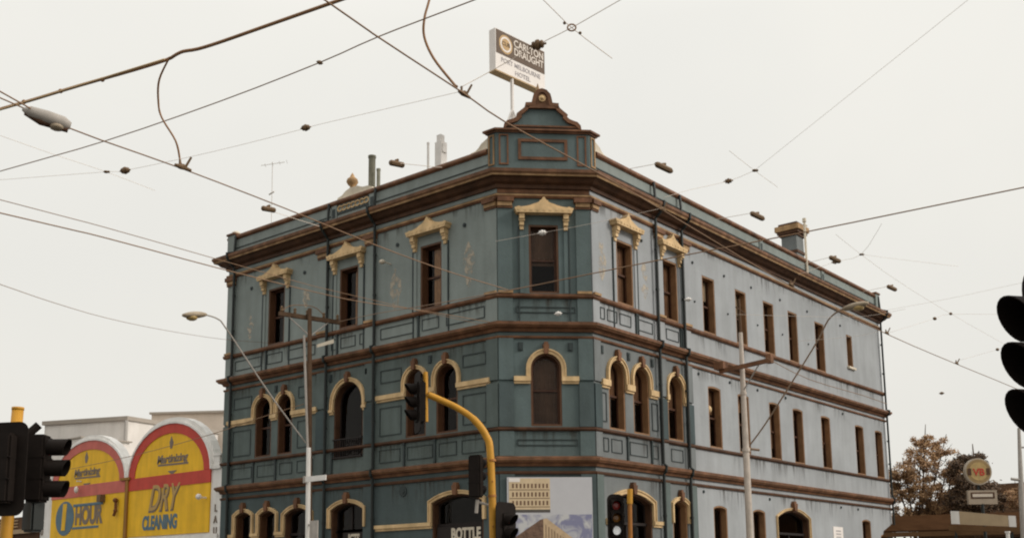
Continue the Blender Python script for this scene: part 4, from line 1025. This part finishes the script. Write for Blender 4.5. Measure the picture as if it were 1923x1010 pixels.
WL = [
('contact_wire','long contact wire from the left edge past the suspended lamp down over the left facade',[(-6.40,-1.86,5.60),(-8.47,3.77,5.60),(-8.72,4.45,5.60),(-8.80,5.71,5.60),(-8.95,7.10,5.60),(-9.15,8.53,5.60),(-9.61,10.25,5.75),(-10.41,12.59,6.10)],0.0075),
('lamp_wire','short second wire ending at the suspended lamp',[(-7.45,-2.03,5.62),(-8.63,3.85,5.62),(-8.68,4.10,5.62)],0.0070),
('span_wire','wire rising across the corner to the right edge of the sky',[(-23.80,20.84,9.30),(-19.59,18.48,8.40),(-16.16,16.50,7.60),(-10.41,12.59,6.10),(-8.68,12.27,5.95),(-7.70,12.34,5.95),(-5.67,12.69,6.00),(-3.07,13.15,6.10),(4.80,14.54,6.40)],0.0095),
('contact_wire','contact wire crossing the corner pedestal and running along the right facade',[(-4.59,-0.37,5.60),(-5.40,4.56,5.60),(-5.50,5.17,5.60),(-5.64,6.22,5.60),(-5.75,6.92,5.60),(-5.82,8.27,5.60),(-5.92,9.74,5.60),(-6.24,13.64,5.60),(-6.35,17.47,5.60),(-6.31,20.79,5.60),(-6.22,24.68,5.60),(-6.1,34,5.6)],0.0078),
('span_wire','long slightly sagging span wire from lower left to the top centre of the sky',[(-16.61,4.32,6.20),(-11.70,5.27,6.20),(-10.04,5.59,6.20),(-8.40,5.80,6.20),(-7.05,5.91,6.20),(-6.32,5.93,6.20),(-5.31,6.02,6.20),(-1.33,6.38,6.20)],0.0062),
('power_wire','upper thin wire of the pair meeting the hotel at the left cornice',[(-12.86,-2.18,6.30),(-12.86,5.82,6.30),(-12.86,7.23,6.30),(-13.51,9.53,6.50),(-14.68,11.82,6.90),(-15.23,13.10,7.10),(-17.03,16.88,7.80),(-19.77,23.0,8.90)],0.0060),
('power_wire','lower thicker wire of the pair meeting the hotel at the left cornice',[(-13.17,-2.20,6.10),(-12.76,5.79,6.10),(-12.69,7.14,6.10),(-13.60,9.60,6.40),(-15.53,13.39,7.10),(-16.48,15.39,7.50),(-17.73,18.28,8.10),(-19.56,22.9,8.95)],0.0095),
('service_wire','thin service wire sagging from mid left edge to the hotel behind the lamp',[(-12.15,3.64,5.32),(-16.56,7.59,6.30),(-18.80,9.60,6.80),(-21.36,12.12,7.40),(-24.39,15.48,8.20),(-27.45,19.46,9.10),(-29.48,22.8,9.85)],0.0065),
('service_wire','dark service wire rising in front of the yellow arches to the timber pole',[(-46.51,23.13,6.30),(-43.54,22.2,6.30),(-37.44,21.5,6.30),(-33.11,20.8,6.30),(-28.27,19.76,6.30),(-25.92,19.61,6.50),(-24.5,20.2,6.85)],0.0120),
('guy_wire','faint guy wire sloping through the left junction near the round insulator',[(-10.97,4.92,6.30),(-11.03,5.53,6.30),(-11.07,6.18,6.30),(-11.18,6.88,6.30)],0.0032),
('guy_wire','faint level wire carrying the two round insulators in the left sky',[(-15.66,3.48,6.30),(-12.21,5.51,6.30),(-11.07,6.18,6.30),(-10.87,6.30,6.30),(-9.66,6.63,6.30),(-8.43,6.89,6.30),(-8.24,6.92,6.30),(-5.78,6.38,5.70)],0.0030),
('guy_wire','thin wire from the top edge falling right through the ring junction',[(-4.2,2.0,6.20),(-4.36,3.43,6.20),(-4.89,6.38,6.20),(-4.98,6.88,6.20),(-5.03,7.55,6.20)],0.0050),
('guy_wire','thin wire from the ring junction down across the rooftop sign',[(-1.47,6.25,6.20),(-4.42,6.78,6.20),(-4.98,6.88,6.20),(-5.32,6.85,6.15),(-5.69,6.65,5.95),(-5.81,6.40,5.75)],0.0048),
('guy_wire','very faint wire running steeply up the right sky to a four way junction',[(0.05,6.90,6.20),(-5.32,10.82,6.20)],0.0024),
('guy_wire','short faint cross wire through the upper right junction',[(-5.26,10.12,6.20),(-5.32,10.82,6.20),(-5.36,11.49,6.20)],0.0032),
('guy_wire','faint wire with a small insulator from the upper right junction to the cornice',[(-5.32,10.82,6.20),(-5.58,10.68,6.10),(-5.82,10.16,5.90),(-5.94,9.83,5.75)],0.0032),
('guy_wire','faint wire falling to the right from the lower right junction',[(-5.57,13.64,6.20),(-5.67,14.76,6.20),(-5.79,16.60,6.20),(-5.86,19.23,6.20),(-5.88,22.66,6.20)],0.0032),
('guy_wire','short faint wire rising through the lower right junction past a brown block',[(-4.93,13.62,6.20),(-5.67,14.76,6.20),(-5.97,14.54,6.10),(-6.35,14.13,5.90)],0.0034),
('guy_wire','faint level wire leaving the lower right junction to the right',[(-5.67,14.76,6.20),(-5.34,15.37,6.20),(-4.81,16.32,6.20)],0.0026),
('guy_wire','faint wire reaching the right end of the hotel cornice from the near signal',[(-1.36,17.38,6.20),(-4.31,17.92,6.20),(-5.51,18.14,6.20),(-6.76,18.22,6.20)],0.0028),
('guy_wire','faint wire with a dark insulator right of the hotel cornice end',[(-2.68,22.18,6.20),(-4.90,20.16,6.20),(-5.88,19.27,6.20),(-6.06,18.98,6.10),(-6.54,18.01,5.75)],0.0032),
('guy_wire','faint wire from behind the near signal to the last wire hanger',[(-2.45,22.17,6.70),(-5.38,21.99,6.10),(-5.87,21.96,6.00),(-6.47,21.30,5.75)],0.0032),
('guy_wire','faint wire crossing the right facade windows at lamp height',[(-8.37,15.94,6.00),(-7.72,16.68,6.00),(-6.88,17.54,6.00),(-6.06,17.55,6.00)],0.0032),
('guy_wire','faint wire crossing the small end window of the right facade',[(-8.43,18.61,6.00),(-7.55,18.94,6.00),(-7.02,18.85,6.00)],0.0030),
('guy_wire','faint wire with a white insulator crossing the splayed corner window',[(-8.79,10.36,6.00),(-8.03,10.37,5.95),(-7.20,10.25,5.85),(-6.07,9.98,5.70)],0.0030),
('contact_wire','low wire slung beneath the middle cornice of the right facade',[(-8.28,16.95,5.40),(-8.60,19.35,5.40),(-8.55,21.82,5.40),(-8.59,23.27,5.40)],0.0075),
]
for nm, lb, P, r in WL: wire(nm, lb, P, r*(.68 if nm == 'guy_wire' else .85), WIREF if nm == 'guy_wire' else WIREM)
blocks = [((-10.01,7.66,6.0),(-10.04,8.46,6.0),'by the left facade parapet'),((-7.87,7.67,6.0),(-7.58,8.06,6.0),'beside the rooftop flues'),((-5.79,9.63,6.0),(-6.10,9.41,6.0),'highest over the right parapet'),((-5.76,11.73,6.0),(-6.20,11.50,6.0),'just left of the chimney'),((-5.79,14.10,6.0),(-6.29,14.02,6.0),'just right of the chimney'),((-5.75,16.12,6.0),(-6.17,16.03,6.0),'over the far right end of the parapet')]
for (c, e_, w_) in blocks:
    c, e_ = Vector(c), Vector(e_)
    sdir = Vector((-1,0,0)) if c.x < -7.5 else Vector((0,1,0))
    ax = Vector((.05,1,0)).normalized() if c.x > -7.5 else Vector((.35,1,0)).normalized()
    t = thing('span_insulator', 'brown weathered insulator block on a faint wire ' + w_, 'insulator', c, 'brown insulator blocks')
    bm = bmesh.new(); L_ = .17 if c.x < -7.5 else .30
    tube(bm, [c-ax*L_/2, c-ax*L_*.4, c+ax*L_*.4, c+ax*L_/2], [.02,.033,.033,.02], 8); tube(bm, [c-ax*L_*.1+Vector((0,0,.03)), c+ax*L_*.1+Vector((0,0,.05))], .015, 6)
    obj('insulator_body', bm, BLOCK, t)
    bm = bmesh.new(); tube(bm, [c-ax*L_/2, e_], .0032, 5); obj('tail_wire', bm, WIREF, t)
def hanger(c, label, d, big=1.0):
    c = Vector(c); d = Vector(d).normalized()
    t = thing('wire_hanger', label, 'wire hanger', c, 'contact wire hangers')
    bm = bmesh.new(); tube(bm, [c-d*.07*big, c-d*.02*big, c+d*.07*big], [.012*big,.02*big,.010*big], 8); ball(bm, c+Vector((0,0,.012)), .02*big); obj('clamp', bm, BLOCK, t)
    up = Vector((rt.x,rt.y,0))*.045*big + Vector((0,0,.085*big))
    bm = bmesh.new(); tube(bm, [c+d*.02, c+d*.02+up], [.010*big,.008*big], 6); tube(bm, [c-d*.04, c-d*.04+Vector((0,0,.05*big))], .009*big, 6); obj('hanger_arm', bm, BLOCK, t)
hanger((-8.79,5.70,5.61), 'brown wire hanger where the left dropper meets the contact wire', (-.05,1,0), 1.3)
hanger((-5.67,6.30,5.61), 'brown wire hanger where the upper dropper meets the contact wire', (-.1,1,0), 1.1)
hanger((-5.93,9.80,5.61), 'small wire hanger in front of the cornice beside the two downpipes', (-.05,1,0), 1.0)
hanger((-6.22,13.6,5.61), 'small wire hanger in front of the frieze left of the outreach lamp', (-.05,1,0), 1.1)
hanger((-6.34,17.4,5.61), 'small wire hanger just off the right end of the hotel', (0,1,0), 1.1)
hanger((-6.30,20.8,5.61), 'farthest small wire hanger in the right sky', (0,1,0), 1.1)
for c, w_, r in (((-5.32,6.85,6.15),'brown barrel insulator in front of the rooftop sign',.045),((-10.87,6.30,6.30),'brown round insulator left of the left dropper',.042),((-8.25,6.75,6.21),'brown round insulator in the sky above the antenna',.035),((-5.58,10.68,6.10),'brown round insulator left of the upper right junction',.032),((-6.06,18.98,6.10),'small dark insulator near the cornice end in the right sky',.030),((-7.61,23.91,5.6),'tiny twin insulator in the lower right sky',.034),((-5.87,21.96,6.0),'tiny dark insulator beside the near signal visors',.030),((-5.86,19.23,6.2),'tiny grey clamp in the right sky',.026),((-5.97,14.54,6.1),'small tan insulator beside the block right of the chimney',.032),((-7.05,5.91,6.2),'small brown bead on the long span wire',.02),
                 ((-8.03,10.37,5.95),'white porcelain insulator before the upper corner window',.036),((-9.55,12.69,5.6),'white porcelain insulator before the middle cornice of the corner',.036),((-7.66,13.28,5.6),'white porcelain insulator beside the plain upper windows',.032)):
    m_ = PORC if w_.startswith('white') else BLOCK
    bm = bmesh.new(); c = Vector(c)
    d = Vector((.55,.2,0)).normalized() if r > .03 else Vector((.2,1,0)).normalized()
    tube(bm, [c+d*r*k for k in (-1.7,-1.15,-1.05,-.75,-.6,-.3,-.15,.15,.3,.6,.75,1.05,1.15,1.7)], [r*k for k in (.2,.25,.7,.8,.55,.95,1,1,.95,.55,.8,.7,.25,.2)], 10)
    tag(obj('strain_insulator', bm, m_, smooth=True), w_, 'insulator', 'strain insulators on the wires')
# ring junction and small junctions
t = thing('ring_junction', 'small iron ring joining four wires above and right of the rooftop sign', 'wire ring', (-4.98,6.88,6.2))
bm = bmesh.new(); cc = Vector((-4.98,6.88,6.2)); tube(bm, [cc+rt*.035*math.cos(a)+Vector((0,0,1))*.03*math.sin(a) for a in [k*math.pi/8 for k in range(17)]], .007, 6); obj('iron_ring', bm, WIREM, t)
bm = bmesh.new(); ball(bm, cc+Vector((-.0,-.1,0)), .014); ball(bm, cc+Vector((0,.12,.0)), .014); obj('wire_clamp', bm, BLOCK, t)
for c, lb in (((-5.32,10.82,6.2),'small wire junction knot in the upper right sky'),((-5.67,14.76,6.2),'small wire junction knot right of the chimney'),((-11.07,6.18,6.3),'small wire junction knot in the left sky')):
    bm = bmesh.new(); ball(bm, c, .022, (1.3,1.3,.7)); ball(bm, Vector(c)+rt*.03, .015)
    tag(obj('wire_junction', bm, BLOCK), lb, 'wire junction', 'wire junction knots')
# feeder clips
t = thing('cable_clip', 'row of dark binding clips along the thick feeder cable', 'cable clips', (-9.85,5.17,6.58))
for p in ((-10.1,5.10,6.59),(-9.55,5.24,6.59),(-10.62,4.98,6.59)):
    bm = bmesh.new(); ball(bm, p, .024); obj('clip', bm, FEEDM, t)
# suspended lamp
t = thing('suspended_lamp', 'grey street lantern with yellowed bowl hung on the wire at upper left', 'street lamp', (-8.5,4.15,5.5))
a, b = Vector((-8.66,4.05,5.60)), Vector((-8.50,4.40,5.52)); d = (b-a).normalized()
bm = bmesh.new(); tube(bm, [a, a+d*.06, a+d*.2, b-d*.06, b], [.012,.05,.062,.06,.03], 12); obj('lamp_housing', bm, GALV, t, smooth=True)
bm = bmesh.new(); tube(bm, [a+d*.02-Vector((0,0,.03)), a+d*.15-Vector((0,0,.05)), b-d*.02-Vector((0,0,.045))], [.014,.034,.024], 10); obj('gear_box', bm, BROWND, t, smooth=True)
bm = bmesh.new(); ball(bm, b-d*.11-Vector((0,0,.055)), .052, (1.2,1.2,.55)); obj('lamp_bowl', bm, ALU, t)

# ------------------------------------------------------------------ right background
t = thing('low_shop', 'low shop with brown verandah roof and tan fascia right of the hotel', 'shop', (-14,46,0))
RB = mat('brown verandah roof', (.06,.030,.015), .95, .25, 2, spec=0.0)
RB2 = mat('mid brown awning edge', (.13,.072,.036), .9, .2, 2, spec=.02)
P = lambda x,y,z: Vector((x,y,z))
dR = Vector((2.33,.79,0)).normalized(); dN = Vector((dR.y,-dR.x,0))
def rb(bm, a0, a1, z0, z1, o0, o1, o=Vector((-17.21,46.94,0)), mi=0):
    F_ = lambda a,z,oo: o + dR*a + dN*oo + Vector((0,0,z))
    hexa(bm, [F_(a0,z0,o0),F_(a1,z0,o0),F_(a1,z0,o1),F_(a0,z0,o1),F_(a0,z1,o0),F_(a1,z1,o0),F_(a1,z1,o1),F_(a0,z1,o1)], mi)
bm = bmesh.new(); rb(bm, -1.5, 9.5, 0, 3.35, -4, -.6); obj('wall', bm, mat('dark brick wall',(.05,.028,.018),.8,.4,5), t)
bm = bmesh.new()
o_ = Vector((-17.21,46.94,0)); F_ = lambda a,z,oo: o_ + dR*a + dN*oo + Vector((0,0,z))
hexa(bm, [F_(-1.5,3.62,.9),F_(9.5,3.62,.9),F_(9.5,4.30,-1.2),F_(-1.5,4.30,-1.2),F_(-1.5,3.68,.92),F_(9.5,3.68,.92),F_(9.5,4.42,-1.2),F_(-1.5,4.42,-1.2)]); obj('verandah_roof', bm, RB, t)
bm = bmesh.new(); rb(bm, -1.5, 9.5, 3.42, 3.615, .82, .93); obj('awning_edge', bm, RB2, t)
bm = bmesh.new()
for a_ in (.2,2.2,4.3,6.4,8.6): rb(bm, a_, a_+.1, 0, 3.41, .8, .9)
obj('verandah_post', bm, PIPE, t)
t = thing('fascia_board', 'tan fascia sign board with white ends on the low verandah', 'sign', (-12.4,42.2,3.45))
oo = Vector((-13.36,41.92,0)); d3 = Vector((1.82,.54,0)).normalized(); n3 = Vector((d3.y,-d3.x,0))
def fb(bm, a0,a1,z0,z1,z0b,z1b,o0,o1,mi=0):
    F3 = lambda a,z,o: oo+d3*a+n3*o+Vector((0,0,z))
    hexa(bm, [F3(a0,z0,o0),F3(a1,z0b,o0),F3(a1,z0b,o1),F3(a0,z0,o1),F3(a0,z1,o0),F3(a1,z1b,o0),F3(a1,z1b,o1),F3(a0,z1,o1)],mi)
bm = bmesh.new(); fb(bm,.3,1.95,3.63,4.12,3.50,3.90,0,.1); obj('board', bm, mat('tan fascia paint',(.42,.31,.19),.7,.12,2), t)
bm = bmesh.new(); fb(bm,0,.295,3.66,4.14,3.64,4.12,0,.12); obj('board_end', bm, WHITE, t)
bm = bmesh.new(); fb(bm,1.955,2.2,3.49,3.90,3.48,3.88,0,.12); obj('board_end', bm, WHITE, t)
bm = bmesh.new(); fb(bm,-.1,2.3,3.42,3.60,3.28,3.47,-.02,.14); obj('lower_rail', bm, RB2, t)
bm = bmesh.new()
for a_ in (.1,2.0): fb(bm,a_,a_+.08,0,3.41,0,3.27,.02,.1)
obj('support_post', bm, PIPE, t)
t = thing('tiled_roof_house', 'dark brown roofed house at the far right edge behind the sign post', 'house', (-8.5,52,0))
bm = bmesh.new(); box(bm,-19.5,-4.0,56,62,0,4.4); obj('wall', bm, BRW, t)
bm = bmesh.new(); hexa(bm, [(-19.9,55.6,4.4),(-3.6,55.6,4.4),(-3.6,62.4,4.4),(-19.9,62.4,4.4),(-18.4,58.5,6.4),(-4.1,58.5,6.4),(-4.1,59.5,6.4),(-18.4,59.5,6.4)]); obj('roof', bm, mat('brown tile roof',(.06,.034,.02),.95,.35,4,spec=0.0), t)
t = thing('white_post', 'short white post at the bottom right corner', 'post', (-9.97,36.67,0))
bm = bmesh.new(); box(bm, -10.02,-9.93,36.62,36.71,0,3.05); obj('post', bm, WHITE, t)
bm = bmesh.new(); box(bm, -10.04,-9.91,36.6,36.73,3.05,3.1); obj('post_cap', bm, WHITE, t)
# round beer sign
t = thing('round_pub_sign', 'round illuminated style pub sign over a small rectangular sign on a post', 'sign', (-12.92,44.15,0))
bm = bmesh.new(); tube(bm, [(-12.80,44.2,0),(-12.86,44.2,4.5)], .06, 8); obj('post', bm, PIPE, t)
r_s = rt; n_s = Vector((fw.x,fw.y,0)).normalized()*-1
cc = Vector((-12.92,44.15,5.75))
def disc(bm, c, r, o0, o1, mi=0, N=32):
    a = [bm.verts.new(c + r_s*r*math.cos(k*2*math.pi/N)+Vector((0,0,1))*r*math.sin(k*2*math.pi/N)+n_s*o0) for k in range(N)]
    b = [bm.verts.new(v.co + n_s*(o1-o0)) for v in a]
    bm.faces.new(a[::-1]).material_index = mi; bm.faces.new(b).material_index = mi
    for k in range(N): bm.faces.new((a[k],a[(k+1)%N],b[(k+1)%N],b[k])).material_index = mi
bm = bmesh.new(); disc(bm, cc, .52, -.12, .08); obj('round_cabinet', bm, mat('grey cream rim',(.40,.33,.25),.6,.1), t)
bm = bmesh.new(); disc(bm, cc, .47, .081, .09, 0); disc(bm, cc, .36, .091, .10, 1)
for sg in (-1,1):
    p = cc + r_s*sg*.36; hexa(bm, [p+r_s*x+Vector((0,0,z))+n_s*o for z in (-.14,.12) for x,o in ((-.07,.101),(.07,.101),(.07,.11),(-.07,.11))], 2)
obj('round_emblem', bm, [mat('gold label',(.30,.20,.09),.5,.25,6), mat('cream gold label',(.42,.29,.12),.5,.2,8), BROWND], t)
place_text('lettering', 'VB', .38, cc+n_s*.112+Vector((0,0,-.04)), r_s, UP, mat('red lettering',(.45,.05,.03),.5,.1), t, ext=.004, bold=.01)
def sgn(bm, x0,x1,z0,z1,o0,o1,mi=0):
    hexa(bm, [cc+r_s*x+Vector((0,0,z-5.75))+n_s*o for z in (z0,z1) for x,o in ((x0,o0),(x1,o0),(x1,o1),(x0,o1))],mi)
bm = bmesh.new(); sgn(bm,-.46,.66,4.48,5.02,-.1,.05); obj('lower_cabinet', bm, mat('tan grey sign',(.34,.27,.2),.6,.15), t)
bm = bmesh.new(); sgn(bm,-.36,.56,4.70,4.94,.051,.06,0); sgn(bm,-.30,.48,4.76,4.88,.061,.07,1); obj('sign_face', bm, [BROWND, mat('pale sign face',(.55,.47,.38),.5,.15,20)], t)
bm = bmesh.new(); sgn(bm,-.04,.02,5.0,5.3,-.05,.0); obj('hanger', bm, PIPE, t)
# thin right pole
t = thing('thin_pole', 'thin grey service pole with stub arms below the near signal', 'pole', (-10.1,38.7,0))
bm = bmesh.new(); tube(bm, [(-10.13,38.7,0),(-10.0,38.72,4.2),(-9.9,38.76,6.6)], [.11,.09,.05], 10); obj('pole', bm, GALV, t)
bm = bmesh.new(); tube(bm, [Vector((-9.95,38.74,4.9))-rt*.35, (-9.95,38.74,4.85)], .05, 8); tube(bm, [(-9.92,38.74,5.95), Vector((-9.92,38.74,5.95))+rt*.4], .03, 8); obj('stub_arm', bm, GALV, t)
# ------------------------------------------------------------------ trees
def tree(name, label, base, height, blobs, leafm, nleaf, lsize, trunk_r, seedv, gaps=.0, extra=()):
    rnd = random.Random(seedv)
    t = thing(name, label, 'tree', base, 'trees behind the low shop')
    bm = bmesh.new(); B_ = Vector(base)
    top = B_+Vector((0,0,height*.45))
    tube(bm, smoothpts([B_, B_+Vector((.1,0,height*.2)), top],4), [trunk_r*(1-.06*k) for k in range(9)], 8)
    for c, r in blobs:
        c = Vector(c); st = B_+Vector((0,0,height*(.25+.2*rnd.random())))
        midp = st.lerp(c,.5)+Vector((rnd.uniform(-.2,.2),rnd.uniform(-.2,.2),-.15))
        tube(bm, smoothpts([st, midp, c, c+(c-midp)*.35],3), [trunk_r*.5*(1-k*.085) for k in range(10)], 6)
        for q in range(9):
            dv = Vector((rnd.uniform(-1,1),rnd.uniform(-1,1),rnd.uniform(-.3,1))).normalized()
            p = midp.lerp(c,.3+.7*rnd.random()); tube(bm, [p, p+dv*r*.7, p+dv*r*1.1+Vector((0,0,.1))], [.024,.014,.005], 5)
    obj('trunk', bm, TIMB, t)
    bm = bmesh.new()
    for c, r in blobs:
        c = Vector(c); clumps = []
        for q in range(int(14*r)+7):
            dv = Vector((rnd.gauss(0,1),rnd.gauss(0,1),rnd.gauss(0,.8))).normalized()*r*rnd.random()**.45
            clumps.append((c+dv, r*rnd.uniform(.16,.34)))
        for q in range(int(nleaf*r)):
            cc_, cr = rnd.choice(clumps)
            p = cc_ + Vector((rnd.gauss(0,1),rnd.gauss(0,1),rnd.gauss(0,.7)))*cr*.6
            s = lsize*rnd.uniform(.6,1.3)
            u = Vector((rnd.uniform(-1,1),rnd.uniform(-1,1),rnd.uniform(-1,1))).normalized(); v = u.orthogonal().normalized()
            bm.faces.new([bm.verts.new(p+u*s), bm.verts.new(p+v*s*.5), bm.verts.new(p-u*s), bm.verts.new(p-v*s*.5)])
    obj('crown', bm, leafm, t, normals=False)
def atp(px, z, base=(-18.0,53.0)):   # a point px metres along the picture plane from a base, at height z
    return (base[0]+rt.x*px, base[1]+rt.y*px, z)
tree('autumn_tree', 'sparse olive brown tree with see through crown right beside the hotel end', (-18.4,52.9,0), 8.5,
     [(atp(-.9,6.6),.75),(atp(-1.2,5.6),.6),(atp(-.15,7.2),.8),(atp(.15,8.15),.55),(atp(-.1,6.0),.75),(atp(.95,7.7),.6),(atp(1.05,6.6),.7),(atp(1.2,5.6),.7),(atp(-.3,5.0),.6),(atp(.6,4.6),.6),(atp(1.5,6.9),.5),(atp(-1.3,6.4),.6),(atp(.5,5.5),.75),(atp(-1.0,4.7),.55),(atp(1.4,4.8),.6)], LEAFA, 3000, .055, .11, 3)
tree('dark_tree', 'dense dark brown tree behind the round pub sign', (-15.9,52.8,0), 7.2,
     [((-16.0,52.8,6.5),.9),((-15.7,52.9,5.6),.95),((-16.1,52.7,4.9),.9),((-15.3,53.1,5.2),.8),((-15.6,52.9,7.0),.6)], LEAFB, 5000, .065, .16, 5)
tree('small_tree', 'small olive shrub like tree right of the round pub sign', (-13.6,54.0,0), 5.6,
     [((-14.0,53.8,5.4),.7),((-13.3,54.2,5.1),.6),((-12.9,54.4,5.5),.35),((-12.3,54.7,4.8),.5)], LEAFA, 2600, .06, .09, 8)
# ------------------------------------------------------------------ ground
bm = bmesh.new(); bm.faces.new([bm.verts.new(p) for p in ((-900,-900,0),(900,-900,0),(900,900,0),(-900,900,0))])
o = obj('ground', bm, ASPH); o['kind'] = 'structure'
def sheet(name, poly, z0, z1, m):
    bm = bmesh.new(); a = [bm.verts.new((x,y,z0)) for x,y in poly]; b = [bm.verts.new((x,y,z1)) for x,y in poly]; n = len(poly)
    bm.faces.new(b)
    for i in range(n): bm.faces.new((a[i],a[(i+1)%n],b[(i+1)%n],b[i]))
    o = obj(name, bm, m); o['kind'] = 'structure'; return o
sheet('pavement', [(-80,19.4),(-20.4,19.4),(-17.9,20.2),(-14.9,23.2),(-14.0,25.5),(-14.0,90),(-80,90)], -.01, .12, PAVE)
bm = bmesh.new()
for x in (-9.4,-7.95,-6.9,-5.45):
    pass
for x in (-8.9,-7.47,-6.3,-4.87): box(bm, x-.035, x+.035, -60, 140, -.01, .006)
o = obj('tram_track', bm, mat('polished rail steel',(.35,.33,.31),.35,.1,metal=.8)); o['kind'] = 'structure'
